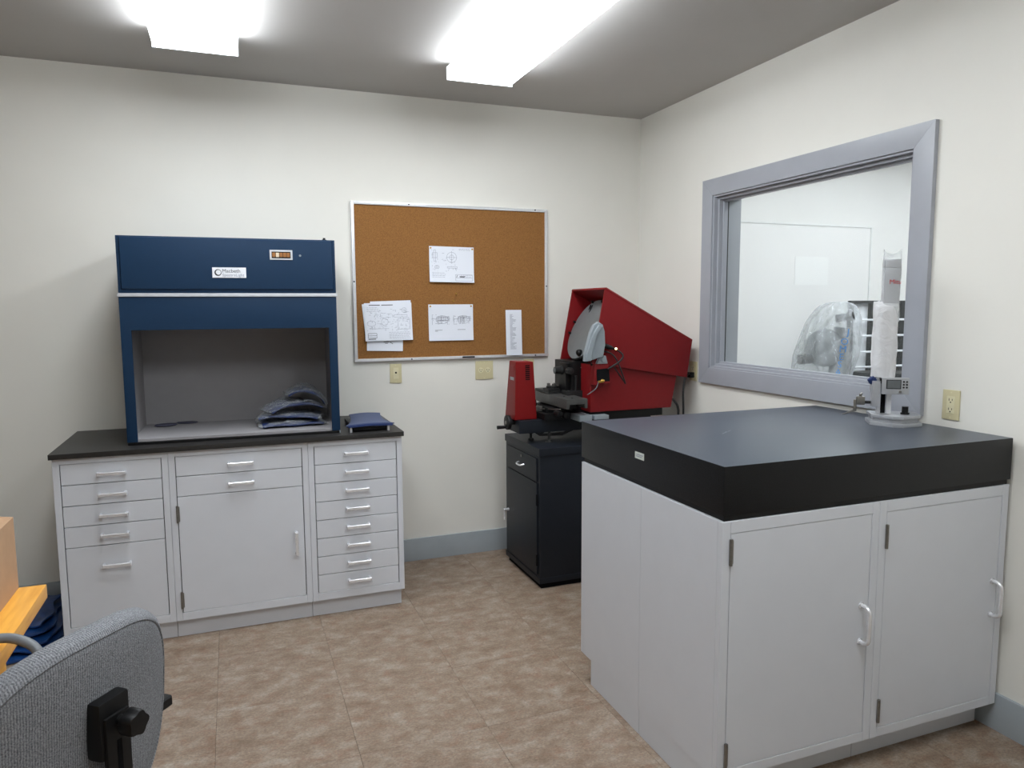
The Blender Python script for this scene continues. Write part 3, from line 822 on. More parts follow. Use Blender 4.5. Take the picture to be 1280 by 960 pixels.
# ------------------------------------------------------------------ wall plates
def outlet(label, cx, cz, wall='back', cy=0.0, gang=1, kind='duplex', group='ivory wall outlets'):
    t = thing('wall_outlet', (cx, cy, cz-0.057), label, 'outlet', group, rz=0 if wall == 'back' else -PI/2)
    w_ = 0.070 if gang == 1 else 0.115
    b = lambda q, n, m, p=t: q.build(n, m, p, world=False)
    z0 = 0.057
    b(B().box(-w_/2, w_/2, -0.006, -0.0003, z0-0.057, z0+0.057, 0.002), 'cover_plate', 'ivory')
    for gx in ((0,) if gang == 1 else (-0.023, 0.023)):
        if kind == 'jack':
            ins = b(B().box(gx-0.0165, gx+0.0165, -0.0075, -0.005, z0-0.033, z0+0.033, 0.001, 1), 'insert', 'ivory2')
            b(B().cyl((gx, -0.0085, z0+0.004), (gx, -0.007, z0+0.004), 0.0055, n=12), 'jack_socket', 'gap', ins)
            continue
        if kind == 'decora':
            ins = b(B().box(gx-0.0165, gx+0.0165, -0.0075, -0.005, z0-0.033, z0+0.033, 0.001, 1), 'insert', 'ivory2')
            for s in (-1, 1):
                zc = z0+s*0.018
                for dx, hh in ((-0.0065, 0.0045), (0.0065, 0.0035)): b(B().box(gx+dx-0.0011, gx+dx+0.0011, -0.008, -0.007, zc+0.002-hh, zc+0.002+hh), 'slot', 'gap', ins)
                b(B().cyl((gx, -0.008, zc-0.008), (gx, -0.007, zc-0.008), 0.0026, n=10), 'ground_hole', 'gap', ins)
        else:
            for s in ((-1, 1) if gang == 1 else (0,)):
                zc = z0+s*0.0195
                f = b(B().cyl((gx, -0.0085, zc), (gx, -0.005, zc), 0.0165, n=24), 'socket_face', 'ivory2')
                for dx, hh in ((-0.0065, 0.0048), (0.0065, 0.004)): b(B().box(gx+dx-0.0012, gx+dx+0.0012, -0.009, -0.008, zc+0.002-hh, zc+0.002+hh), 'slot', 'gap', f)
                b(B().cyl((gx, -0.009, zc-0.008), (gx, -0.008, zc-0.008), 0.0026, n=10), 'ground_hole', 'gap', f)
    for s in (-1, 1): b(B().cyl((0, -0.0068, z0+s*0.048), (0, -0.0055, z0+s*0.048), 0.003, n=10), 'screw', 'ivory2')
    return t
outlet('ivory wall plate with one small jack below left of the corkboard', -1.655, 1.161, kind='jack')
outlet('wide ivory wall outlet with two round sockets below the corkboard', -1.099, 1.161, gang=2)
outlet('ivory wall outlet peeking above the small red lamp housing', -0.800, 1.163)
outlet('ivory wall outlet right of the grey window above the granite', 0, 1.170, wall='right', cy=-2.312, kind='decora')
outlet('ivory wall outlet behind the rear of the red comparator hood', 0, 1.166, wall='right', cy=-0.642)

# ------------------------------------------------------------------ granite surface plate on four grey cabinets
GX0, GX1, GYB, GYF = -1.2403, -0.0214, -1.6423, -2.5691
SX, SY = -0.6248, -2.1105
GC = 'grey cabinets carrying the granite plate'
cabinet('base_cabinet', GX0, SX-0.0006, GYF+0.003, SY-0.0006, 0.106, 0.919, 'light grey one-door cabinet at front corner below granite plate', GC,
        doors=[(0.138, 0.882, -1, -0.688, 0.520, (0.826, 0.186))], kick=(-2.495, SY-0.001), open_z=(0.138, 0.882), kx=(0.003, 0.0005), stile=0.030, g=0.002, pull=DHANDLE)
cabinet('base_cabinet', SX+0.0006, GX1, GYF+0.003, SY-0.0006, 0.106, 0.919, 'light grey one-door cabinet against right wall below granite plate', GC,
        doors=[(0.138, 0.882, -1, -0.078, 0.514, (0.800, 0.200))], kick=(-2.495, SY-0.001), open_z=(0.138, 0.882), kx=(0.0005, 0.0), stile=0.030, g=0.002, pull=DHANDLE)
cabinet('base_cabinet', GX0, SX-0.0006, GYB-0.003, SY+0.0006, 0.106, 0.919, 'light grey rear cabinet below granite facing the red comparator', GC,
        doors=[(0.138, 0.882, 1, -1.18, 0.520, (0.826, 0.186))], kick=(-1.731, SY+0.001), open_z=(0.138, 0.882), kx=(0.003, 0.0005), stile=0.030, g=0.002, pull=DHANDLE)
cabinet('base_cabinet', SX+0.0006, GX1, GYB-0.003, SY+0.0006, 0.106, 0.919, 'light grey rear cabinet below granite beside the right wall', GC,
        doors=[(0.138, 0.882, 1, -0.57, 0.520, (0.826, 0.186))], kick=(-1.731, SY+0.001), open_z=(0.138, 0.882), kx=(0.0005, 0.0), stile=0.030, g=0.002, pull=DHANDLE)
tag(B().box(GX0+0.010, GX1-0.003, GYF+0.010, GYB-0.008, 0.919, 0.9387, 0.001, 1).build('support_board', 'blk', loc=(-0.63, -2.1, 0.919)),
    'thin black board between the granite plate and grey cabinets', 'board')
gp = thing('granite_surface_plate', (-0.63, -2.1, 0.9387), 'thick black granite surface plate on grey cabinets', 'surface plate')
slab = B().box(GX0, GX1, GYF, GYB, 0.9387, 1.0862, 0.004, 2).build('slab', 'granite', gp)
slab.data.materials.append(M['granite_top'])          # lapped working face; its reflected sheen is painted in as lighter blue-grey
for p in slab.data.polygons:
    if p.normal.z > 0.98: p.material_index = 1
stk = B().box(GX0-0.0008, GX0, -2.127, -2.067, 1.0165, 1.0405).build('sticker', 'tagw', gp)
for k in range(2):
    B().box(GX0-0.0012, GX0-0.0007, -2.120+0.006*k, -2.076, 1.030-0.006*k, 1.033-0.006*k).build('sticker_print', 'inkl', stk)
tb = bmesh.new()
sc = [(-0.905, -2.113), (-0.868, -2.085), (-0.862, -2.083), (-0.823, -2.058)]
for (a, b_, wd_) in ((sc[0], sc[1], 0.0009), (sc[1], sc[2], 0.004), (sc[2], sc[3], 0.0009)):
    d = Vector((b_[0]-a[0], b_[1]-a[1], 0)); nrm = Vector((-d.y, d.x, 0)).normalized()*wd_/2
    A_ = Vector((a[0], a[1], 1.0864)); B_ = Vector((b_[0], b_[1], 1.0864))
    tb.faces.new([tb.verts.new(p) for p in (A_-nrm, B_-nrm, B_+nrm, A_+nrm)])
B().merge(tb).build('scratch', 'scr', gp)

# ------------------------------------------------------------------ digital height gauge (local frame: +x right in view, -y to the viewer)
GA = math.atan2(-0.62, 0.785)
hg = thing('height_gauge', (-0.158, -2.195, 1.0862), 'digital height gauge under clear plastic sleeves on granite plate', 'height gauge', rz=GA)
def gl(b, name, m, p=hg, smooth=True): return b.build(name, m, p, world=False, smooth=smooth)
def octo(a, f, bk, ch):   # base outline
    return [(-a, bk), (-a, f+ch), (-a+ch*1.3, f), (a-ch*1.3, f), (a, f+ch), (a, bk)]
b = B()
b.prism(octo(0.092, -0.085, 0.085, 0.055), 'z', 0, 0.014, 0.002)
b.prism(octo(0.080, -0.066, 0.080, 0.050), 'z', 0.014, 0.030, 0.002)
b.prism(octo(0.088, -0.076, 0.083, 0.053), 'z', 0.030, 0.042, 0.002)
gl(b, 'base', 'gauge')
gl(B().cyl((0.036, 0.0, 0.042), (0.036, 0.0, 0.048), 0.016, n=20).cyl((0.036, 0.0, 0.048), (0.036, 0, 0.072), 0.0115, n=20), 'zero_knob', 'blk')
cxl = -0.042
gl(B().box(cxl-0.022, cxl-0.010, 0.006, 0.022, 0.042, 0.60, 0.001).box(cxl+0.012, cxl+0.030, 0.008, 0.022, 0.042, 0.60, 0.001), 'column', 'alu')
gl(B().box(cxl-0.006, cxl+0.010, 0.016, 0.022, 0.042, 0.60), 'scale', 'gap')
gl(B().box(cxl-0.018, cxl+0.038, -0.006, 0.030, 0.47, 0.606, 0.004).box(cxl-0.020, cxl+0.040, -0.008, 0.032, 0.606, 0.640, 0.006), 'column_cap', 'gauge')
hz = 0.122
hdv = gl(B().box(cxl-0.014, cxl+0.082, -0.040, -0.012, hz, hz+0.064, 0.005).box(cxl-0.05, cxl+0.03, -0.012, 0.004, hz+0.006, hz+0.058, 0.003), 'display_head', 'gauge')
gl(B().box(cxl+0.004, cxl+0.050, -0.0425, -0.0395, hz+0.024, hz+0.054, 0.001, 1), 'display', 'lcd', hdv)
gl(B().box(cxl+0.001, cxl+0.053, -0.0412, -0.0385, hz+0.021, hz+0.057, 0.001, 1), 'bezel', 'iron', hdv)
for i in range(2):
    for j in range(3):
        gl(B().cyl((cxl+0.061+0.011*i, -0.043, hz+0.028+0.011*j), (cxl+0.061+0.011*i, -0.039, hz+0.028+0.011*j), 0.0034, n=10), 'key', 'iron', hdv)
gl(B().cyl((cxl+0.050, -0.044, hz+0.011), (cxl+0.050, -0.039, hz+0.011), 0.005, n=12), 'clamp_screw', 'steel', hdv)
sl_ = gl(B().box(cxl-0.046, cxl-0.016, -0.030, 0.012, 0.072, hz+0.050, 0.004), 'slider', 'gauge')
gl(B().cyl((cxl-0.046, -0.012, hz+0.052), (cxl-0.052, -0.012, hz+0.060), 0.014, n=20, bev=0.002).ball((cxl-0.044, -0.012, hz+0.050), 0.016, 1, .7, 1), 'feed_wheel', 'fblue', sl_)
gl(B().box(cxl-0.018, cxl-0.008, -0.030, 0.0, hz+0.040, hz+0.060, 0.002), 'slider_clamp', 'blk', sl_)
gl(B().cyl((cxl-0.046, -0.008, 0.086), (cxl-0.072, -0.008, 0.086), 0.006, n=12), 'arm', 'iron', sl_)
cl = gl(B().box(cxl-0.098, cxl-0.068, -0.022, 0.006, 0.076, 0.108, 0.003), 'scriber_clamp', 'steel', sl_)
gl(B().cyl((cxl-0.083, -0.008, 0.106), (cxl-0.083, -0.008, 0.118), 0.006, n=12).cyl((cxl-0.083, -0.008, 0.118), (cxl-0.076, -0.008, 0.121), 0.004, n=8), 'clamp_bolt', 'steel', cl)
gl(B().prism([(cxl-0.108, 0.096), (cxl-0.096, 0.096), (cxl-0.096, 0.050), (cxl-0.140, 0.034), (cxl-0.150, 0.034), (cxl-0.108, 0.054)], 'y', -0.013, -0.003, 0.001), 'scriber', 'steel', cl)
# sleeves: slightly wavy flat tubes
def sleeve(name, m, x0, x1, z0, z1, dy, seed, ears=False):
    rnd = random.Random(seed); n = 28; R = []
    for j in range(17):
        v = j/16; r = []
        sq = 1.0 if v < 0.93 else 1.0-0.75*(v-0.93)/0.07
        for k in range(n):
            A = 2*PI*k/n
            ca = math.copysign(abs(math.cos(A))**0.7, math.cos(A)); sa = math.copysign(abs(math.sin(A))**0.8, math.sin(A))
            wv = 1+0.03*math.sin(9*v+A*2+seed)+0.02*math.sin(21*v+3*A)
            zz = z0+(z1-z0)*v
            if ears and j == 16: zz += 0.020*abs(ca)**2-0.006
            r.append(((x0+x1)/2+(x1-x0)/2*ca*wv, 0.012+dy*sa*wv*sq, zz))
        R.append(r)
    return gl(B().loft(R, caps=False), name, m)
up_s = sleeve('clear_sleeve', 'sleeve', cxl-0.022, cxl+0.042, 0.40, 0.665, 0.030, 2, True)
sleeve('frosted_sleeve', 'frost', cxl-0.048, cxl+0.040, 0.186, 0.478, 0.036, 5)
b = B(); b.merge(text_bm('Mitutoyo', 0.024, 0.0002, 'LEFT'), Matrix.Translation((cxl-0.002, -0.0285, 0.552)) @ FACE_NY)
# wrap the print around the sleeve
for v in b.bm.verts:
    dx = (v.co.x-(cxl+0.010))/0.034
    v.co.y = 0.012-0.0320*max(0.0, 1-min(1, abs(dx))**2.6)**0.45
    if dx > 0.9: v.co.x = cxl+0.010+0.034*(0.9+0.1*(1-math.exp(-(dx-0.9)*4))); v.co.y += 0.02*(dx-0.9)
gl(b, 'sleeve_lettering', 'mred', up_s)

# ------------------------------------------------------------------ dark stand and red optical comparator
st = thing('machine_stand', (-0.62, -0.46, 0), 'dark charcoal steel cabinet stand under the red optical comparator', 'stand')
sx0, sx1, sy0, sy1 = -1.030, -0.20, -0.720, -0.200
B().box(sx0, sx1, sy0, sy1, 0.03, 0.765, 0.003).build('body', 'stand', st)
B().box(sx0+0.012, sx1-0.012, sy0+0.012, sy1-0.012, 0.0, 0.03).build('plinth', 'gap', st)
B().box(sx0-0.004, sx1+0.004, sy0-0.004, sy1+0.004, 0.03, 0.062, 0.003).build('base_band', 'stand', st)
B().box(sx0-0.006, sx1+0.006, sy0-0.006, sy1+0.006, 0.745, 0.787, 0.004).build('top_tray', 'stand', st)
dw = B().box(sx0-0.009, sx0, sy0+0.030, sy1-0.045, 0.600, 0.728, 0.002).build('drawer', 'stand', st)
B().cyl((sx0-0.013, -0.475, 0.705), (sx0-0.008, -0.475, 0.705), 0.008, n=14).build('lock', 'steel', dw)
B().tube([(sx0-0.009, -0.515, 0.662), (sx0-0.028, -0.508, 0.657), (sx0-0.031, -0.475, 0.654), (sx0-0.028, -0.442, 0.657), (sx0-0.009, -0.435, 0.662)], 0.0055, 8).build('handle', 'alu', dw)
dd = B().box(sx0-0.009, sx0, sy0+0.026, sy1-0.045, 0.078, 0.592, 0.002).build('door', 'stand', st)
B().cyl((sx0-0.009, -0.262, 0.335), (sx0-0.040, -0.262, 0.335), 0.009, n=12).cyl((sx0-0.036, -0.262, 0.345), (sx0-0.036, -0.262, 0.275), 0.006, n=10).build('lever_handle', 'alu', dd)
for z in (0.50, 0.16): B().cyl((sx0-0.010, sy0+0.020, z-0.03), (sx0-0.010, sy0+0.020, z+0.03), 0.005, n=10).build('hinge', 'gap', dd)

oc = thing('optical_comparator', (-0.60, -0.49, 0.787), 'red optical comparator with hooded grey screen on dark stand', 'optical comparator')
def ob(b, name, m, p=oc, smooth=True): return b.build(name, m, p, smooth=smooth)
# bed and feet
ob(B().box(-1.085, -0.24, -0.560, -0.360, 0.846, 0.918, 0.003), 'bed', 'stand')
for fx, fy in ((-0.975, -0.46), (-0.30, -0.54), (-0.30, -0.38), (-0.90, -0.55)):
    ob(B().cyl((fx, fy, 0.7871), (fx, fy, 0.800), 0.019, 0.015, n=16).cyl((fx, fy, 0.80), (fx, fy, 0.846), 0.007, n=12).cyl((fx, fy, 0.826), (fx, fy, 0.836), 0.014, n=6), 'levelling_foot', 'iron' if fx == -0.90 else 'blk')
ob(B().prism([(-0.99, 0.846), (-0.93, 0.846), (-0.945, 0.835), (-0.80, 0.835), (-0.78, 0.846), (-0.75, 0.846), (-0.82, 0.820), (-0.96, 0.826)], 'y', -0.555, -0.53), 'bed_rib', 'blk')
# lamp house
lh = ob(B().hexa([(-1.100, -0.530, 0.9195), (-0.966, -0.530, 0.9195), (-0.966, -0.372, 0.9195), (-1.100, -0.372, 0.9195)],
                 [(-1.086, -0.512, 1.247), (-0.980, -0.512, 1.244), (-0.980, -0.410, 1.244), (-1.086, -0.410, 1.247)], 0.007, 3), 'lamp_house', 'redl')
def lhy(z): return -0.530+0.018*(z-0.9195)/0.3275
for k in range(8):
    z = 1.222-0.0108*k
    ob(B().box(-1.030, -1.004, lhy(z)-0.0012, lhy(z)+0.002, z-0.0033, z+0.0033), 'vent_slot', 'gap', lh)
def lhx(z): return -1.100+0.014*(z-0.9195)/0.3275
ob(B().box(lhx(1.205)-0.0015, lhx(1.205)+0.003, -0.490, -0.435, 1.190, 1.222), 'nameplate', 'red', lh)
ob(B().box(lhx(1.150)-0.0012, lhx(1.150)+0.003, -0.492, -0.436, 1.140, 1.158), 'plate', 'pgrey', lh)
ob(B().cyl((-0.968, -0.45, 1.00), (-0.945, -0.45, 1.00), 0.030, 0.026, n=20), 'condenser', 'blk', lh)
# handwheel on the left end
hwz, hwy = 0.902, -0.475
hw = ob(B().cyl((-1.085, hwy, hwz), (-1.128, hwy, hwz), 0.016, n=16).cyl((-1.112, hwy, hwz), (-1.132, hwy, hwz), 0.042, n=28, bev=0.005), 'handwheel', 'blk')
ob(B().cyl((-1.130, hwy+0.012, hwz-0.028), (-1.182, hwy+0.012, hwz-0.028), 0.0085, 0.0105, n=14, bev=0.002), 'crank_grip', 'blk', hw)
ob(B().cyl((-1.132, hwy, hwz), (-1.136, hwy, hwz), 0.010, n=14), 'hub_cap', 'steel', hw)
# stage
ob(B().box(-0.95, -0.69, -0.60, -0.30, 0.919, 0.955, 0.003).box(-0.92, -0.72, -0.56, -0.33, 0.955, 0.985, 0.003), 'cross_slide', 'blk')
sg = ob(B().prism([(-0.880, 0.996), (-0.866, 0.996), (-0.860, 1.020), (-0.774, 1.020), (-0.768, 0.996), (-0.754, 0.996), (-0.754, 1.050), (-0.880, 1.050)], 'y', -0.740, -0.230, 0.002), 'stage', 'stage')
ob(B().box(-0.855, -0.78, -0.66, -0.30, 0.985, 1.0195), 'slide_rail', 'blk', sg)
ob(B().box(-0.868, -0.766, -0.47, -0.27, 1.0505, 1.066, 0.002), 'fixture_plate', 'iron', sg)
vs = ob(B().box(-0.862, -0.775, -0.455, -0.375, 1.066, 1.078, 0.003).cyl((-0.82, -0.415, 1.078), (-0.82, -0.415, 1.090), 0.036, n=24, bev=0.002), 'vise', 'iron', sg)
for k in range(3):
    a = 2*PI*k/3+0.5
    ob(B().box(-0.82+0.022*math.cos(a)-0.008, -0.82+0.022*math.cos(a)+0.008, -0.415+0.022*math.sin(a)-0.008, -0.415+0.022*math.sin(a)+0.008, 1.090, 1.106, 0.002), 'jaw', 'steel', sg)
for y in (-0.70, -0.60): ob(B().cyl((-0.83, y, 1.050), (-0.83, y, 1.0515), 0.006, n=10), 'tapped_hole', 'gap', sg)
ob(B().cyl((-0.95, -0.42, 0.965), (-0.88, -0.66, 0.985), 0.004, n=8).box(-0.965, -0.90, -0.50, -0.38, 0.957, 0.985, 0.004), 'scale_rod', 'steel')
ob(B().cyl((-0.90, -0.64, 0.965), (-0.90, -0.70, 0.965), 0.016, n=18, bev=0.002).cyl((-0.84, -0.60, 0.95), (-0.84, -0.66, 0.95), 0.02, n=18, bev=0.002), 'micrometer_knob', 'blk')
# lens column
ob(B().box(-0.765, -0.66, -0.560, -0.330, 0.919, 1.240, 0.004).box(-0.79, -0.765, -0.535, -0.44, 1.05, 1.23, 0.004), 'lens_column', 'blk')
ln = ob(B().cyl((-0.755, -0.48, 1.187), (-0.800, -0.48, 1.187), 0.026, n=24, bev=0.002).cyl((-0.800, -0.48, 1.187), (-0.835, -0.48, 1.187), 0.022, 0.020, n=24), 'projection_lens', 'iron')
ob(B().cyl((-0.835, -0.48, 1.187), (-0.8365, -0.48, 1.187), 0.016, n=20), 'lens_glass', 'lcd', ln)
ob(B().cyl((-0.775, -0.535, 1.187), (-0.775, -0.575, 1.187), 0.020, n=20, bev=0.003), 'focus_knob', 'iron', ln)
ob(B().cyl((-0.755, -0.548, 1.208), (-0.755, -0.554, 1.208), 0.004, n=8).cyl((-0.705, -0.560, 1.205), (-0.705, -0.566, 1.205), 0.004, n=8), 'screw', 'steel', ln)
ob(B().cyl((-0.775, -0.52, 1.05), (-0.775, -0.52, 1.18), 0.010, n=14).cyl((-0.74, -0.566, 0.96), (-0.74, -0.566, 1.16), 0.008, n=14).box(-0.80, -0.70, -0.58, -0.50, 1.03, 1.075, 0.004), 'lens_turret_post', 'iron')
# lower red body
NY0, NY1 = -0.690, -0.290
ob(B().prism([(-0.705, 0.962), (-0.178, 0.962), (-0.142, 1.150), (-0.600, 1.225), (-0.705, 1.235)], 'y', -0.678, -0.302, 0.006, 3), 'lower_body', 'red')
ob(B().box(-0.70, -0.225, -0.66, -0.32, 0.918, 0.963, 0.002), 'body_base', 'blk')
# hood: a hollow shell open at the front
tfx, tfz = -0.628, 1.655     # front top
bfx, bfz = -0.706, 1.236     # front bottom
rtx, rtz = -0.055, 1.357     # rear top
rbx, rbz = -0.090, 1.137     # rear bottom
b = B()
out = [(bfx, bfz), (tfx, tfz), (rtx, rtz), (rbx, rbz)]
side_o = [(bfx, bfz), (tfx, tfz), (rtx, rtz), (rbx, rbz), (-0.600, 1.222)]
b.prism(side_o, 'y', NY0-0.012, NY0, 0.003)                 # near side
b.prism(side_o, 'y', NY1, NY1+0.012, 0.003)                 # far side
def panel(p, q, th, y0=NY0-0.010, y1=NY1+0.010):
    d = Vector((q[0]-p[0], q[1]-p[1])).normalized(); nn = Vector((d.y, -d.x))*th
    b.prism([p, q, (q[0]+nn.x, q[1]+nn.y), (p[0]+nn.x, p[1]+nn.y)], 'y', y0, y1, 0.002)
panel((tfx, tfz), (rtx, rtz), 0.012)
panel((rtx, rtz), (rbx, rbz), 0.012)
panel((rbx, rbz), (-0.600, 1.222), 0.010)
# rounded edges along the top
b.cyl((tfx+0.004, NY0-0.004, tfz-0.008), (rtx-0.008, NY0-0.004, rtz-0.008), 0.010, n=16)
b.cyl((tfx+0.004, NY1+0.004, tfz-0.008), (rtx-0.008, NY1+0.004, rtz-0.008), 0.010, n=16)
b.ball((rtx-0.010, NY0-0.002, rtz-0.010), 0.012)
hood = ob(b, 'hood', 'red')
ob(B().prism([(bfx, bfz), (-0.600, 1.222), (-0.600, 1.212), (bfx+0.002, bfz-0.012)], 'y', NY0, NY1, 0.001), 'hood_floor', 'blk', hood)
ob(B().prism([(-0.560, 1.225), (-0.545, 1.225), (-0.345, 1.50), (-0.43, 1.53)], 'y', NY0+0.001, NY1-0.001), 'inner_bulkhead', 'gap', hood)
# screen disc, tilted back
dc = Vector((-0.634, -0.490, 1.418)); ax = Vector((-0.335, 0, 0.165)).normalized()
scn = ob(B().cyl(dc-ax*0.004, dc+ax*0.004, 0.186, n=64, bev=0.002), 'screen', 'screen')
ob(B().cyl(dc-ax*0.030, dc-ax*0.005, 0.190, n=64), 'screen_ring', 'iron', scn)
tdir = Vector((0.165, 0, 0.335)).normalized()
for ang in (-0.75, -0.35, 0.35, 1.35, 1.75, -1.45):
    p = dc+ax*0.006+tdir*0.183*math.cos(ang)+Vector((0, 1, 0))*0.183*math.sin(ang)
    ob(B().cyl(p-ax*0.004, p+ax*0.012, 0.007, n=10), 'screen_clip', 'blk', scn)
p1 = dc+ax*0.014+tdir*0.150+Vector((0, 0.055, 0)); p2 = p1+Vector((0, 0.045, -0.05)); p3 = p2+Vector((-0.01, -0.03, -0.005))
ob(B().tube([p1, p2], 0.004, 8, 0).tube([p2, p3], 0.003, 8, 0).tube([p1+Vector((0, -0.02, 0)), p3], 0.003, 8, 0).tube([p2, p2+Vector((-.005, .03, -.03))], 0.005, 8, 0), 'chart_clip', 'blk', scn)
ob(B().ball(dc-tdir*0.150+ax*0.012+Vector((0, -0.06, 0)), 0.020, 1, 1, 1).cyl(dc-tdir*0.150+ax*0.03+Vector((0, -0.06, 0)), dc-tdir*0.150+ax*0.004+Vector((0, -0.06, 0)), 0.012, n=14), 'screen_knob', 'blk', scn)
# pale grey fin-shaped arm at the near front edge
fin = [(-0.772, 1.252), (-0.768, 1.300), (-0.738, 1.410), (-0.716, 1.452), (-0.690, 1.468), (-0.664, 1.452), (-0.652, 1.415), (-0.648, 1.340), (-0.660, 1.278), (-0.740, 1.256)]
arm = ob(B().prism(fin, 'y', -0.742, -0.712, 0.006, 3), 'side_arm', 'pgrey')
rid = [(-0.768, 1.254), (-0.764, 1.300), (-0.730, 1.400), (-0.694, 1.452), (-0.668, 1.446), (-0.705, 1.395), (-0.732, 1.300), (-0.738, 1.256)]
ob(B().prism(rid, 'y', -0.754, -0.740, 0.006, 3), 'arm_ridge', 'pgrey', arm)
ob(B().box(-0.690, -0.640, -0.716, -0.700, 1.36, 1.40, 0.002), 'arm_mount', 'pgrey', arm)
ob(B().prism([(-0.688, 1.236), (-0.622, 1.236), (-0.634, 1.280), (-0.668, 1.284)], 'y', -0.724, -0.690, 0.004).cyl((-0.652, -0.724, 1.258), (-0.652, -0.732, 1.258), 0.012, n=16), 'arm_bracket', 'pgrey', arm)
# protruding red lamp box with dark window
lb = ob(B().hexa([(-0.710, -0.730, 1.120), (-0.608, -0.730, 1.130), (-0.608, -0.676, 1.130), (-0.710, -0.676, 1.120)],
                 [(-0.700, -0.716, 1.236), (-0.614, -0.716, 1.236), (-0.614, -0.676, 1.236), (-0.700, -0.676, 1.236)], 0.003), 'side_lamp_box', 'red')
ob(B().hexa([(-0.693, -0.7310, 1.142), (-0.612, -0.7300, 1.138), (-0.612, -0.724, 1.138), (-0.693, -0.724, 1.142)],
            [(-0.690, -0.7220, 1.206), (-0.614, -0.7215, 1.210), (-0.614, -0.718, 1.210), (-0.690, -0.718, 1.206)]), 'lamp_window', 'gap', lb)
ob(B().ball((-0.664, -0.742, 1.143), 0.010, 1.3, 1, 1).cyl((-0.690, -0.742, 1.138), (-0.664, -0.742, 1.143), 0.007, n=12), 'brass_fitting', 'brass', lb)
ob(B().tube([(-0.688, -0.742, 1.140), (-0.700, -0.73, 1.10), (-0.735, -0.70, 1.065)], 0.003, 8), 'fine_cable', 'hose', lb)
# plug and cables on the near side
ob(B().cyl((-0.650, -0.722, 1.338), (-0.600, -0.722, 1.322), 0.013, n=14, bev=0.002).cyl((-0.600, -0.722, 1.322), (-0.575, -0.722, 1.316), 0.007, n=12), 'cable_plug', 'blk')
ob(B().ball((-0.578, -0.735, 1.318), 0.007), 'indicator_lamp', 'led')
ob(B().tube([(-0.585, -0.722, 1.318), (-0.552, -0.73, 1.300), (-0.536, -0.74, 1.275), (-0.560, -0.74, 1.245), (-0.598, -0.735, 1.222), (-0.622, -0.728, 1.205)], 0.005, 8), 'power_cable', 'rub')
ob(B().tube([(-0.650, -0.722, 1.305), (-0.600, -0.725, 1.290), (-0.570, -0.735, 1.250), (-0.545, -0.74, 1.190), (-0.520, -0.740, 1.125), (-0.530, -0.735, 1.140), (-0.585, -0.73, 1.215)], 0.004, 8), 'signal_cable', 'rub')
# rear cables dropping to the floor
ob(B().tube([(-0.010, -0.645, 1.150), (-0.05, -0.66, 1.15), (-0.10, -0.70, 1.13), (-0.118, -0.71, 1.05), (-0.114, -0.71, 0.90), (-0.112, -0.70, 0.4), (-0.10, -0.68, 0.01)], 0.006, 8), 'mains_cable', 'rub')
ob(B().tube([(-0.180, -0.66, 1.020), (-0.158, -0.68, 1.000), (-0.145, -0.70, 0.96), (-0.142, -0.70, 0.88), (-0.14, -0.68, 0.5), (-0.14, -0.66, 0.01)], 0.007, 8), 'rear_cable', 'rub')
ob(B().box(-0.036, -0.0088, -0.662, -0.628, 1.128, 1.160, 0.004), 'plug', 'blk')
# light pads on the base behind the granite
ob(B().box(-0.790, -0.715, -0.720, -0.60, 0.919, 0.953, 0.003), 'grey_block', 'pgrey')
ob(B().box(-0.700, -0.610, -0.720, -0.665, 0.925, 0.948, 0.003), 'grey_block', 'pgrey')

# ------------------------------------------------------------------ desk, box, hose and blue sheeting on the left
dk = thing('wooden_desk', (-3.55, -2.65, 0), 'honey yellow wooden desk at left edge with a cardboard box on it', 'desk')
DX1, DY1 = -3.097, -1.868
B().box(-4.05, DX1, -3.45, DY1, 0.710, 0.750, 0.003).build('desk_top', 'desk', dk)
for lx, ly in ((-3.215, -2.00), (-3.985, -2.00), (-3.165, -3.37), (-3.985, -3.37)):
    B().box(lx-0.03, lx+0.03, ly-0.03, ly+0.03, 0, 0.71, 0.003).build('leg', 'desk', dk)
B().box(-3.955, -3.245, -2.015, -1.985, 0.62, 0.71, 0.001).build('apron', 'desk', dk)
B().box(-3.230, -3.200, -3.34, -2.03, 0.64, 0.71, 0.001).build('apron', 'desk', dk)

bxx0, bxx1, by0, by1 = -3.62, -3.166, -2.33, -1.872
cbz = 0.7502
cb = thing('cardboard_box', (-3.39, -2.1, cbz), 'brown cardboard box with loose flaps on the wooden desk', 'box')
hB = 0.205
b = B(); tC = 0.005
b.box(bxx0, bxx1, by0, by0+tC, cbz, cbz+hB).box(bxx0, bxx1, by1-tC, by1, cbz, cbz+hB)
b.box(bxx0, bxx0+tC, by0+tC, by1-tC, cbz, cbz+hB).box(bxx1-tC, bxx1, by0+tC, by1-tC, cbz, cbz+hB).box(bxx0+tC, bxx1-tC, by0+tC, by1-tC, cbz, cbz+tC)
b.build('walls', 'card', cb)
zt_ = cbz+hB
B().hexa([(bxx1, by0, zt_), (bxx1, by1, zt_), (bxx1-0.19, by1-0.01, zt_+0.030), (bxx1-0.19, by0+0.01, zt_+0.020)],
         [(bxx1, by0, zt_+0.005), (bxx1, by1, zt_+0.005), (bxx1-0.19, by1-0.01, zt_+0.035), (bxx1-0.19, by0+0.01, zt_+0.025)]).build('flap', 'card', cb)
B().hexa([(bxx0, by0, zt_), (bxx0, by1, zt_), (bxx0+0.18, by1-0.01, zt_+0.040), (bxx0+0.18, by0+0.01, zt_+0.025)],
         [(bxx0, by0, zt_+0.005), (bxx0, by1, zt_+0.005), (bxx0+0.18, by1-0.01, zt_+0.045), (bxx0+0.18, by0+0.01, zt_+0.030)]).build('flap', 'card', cb)
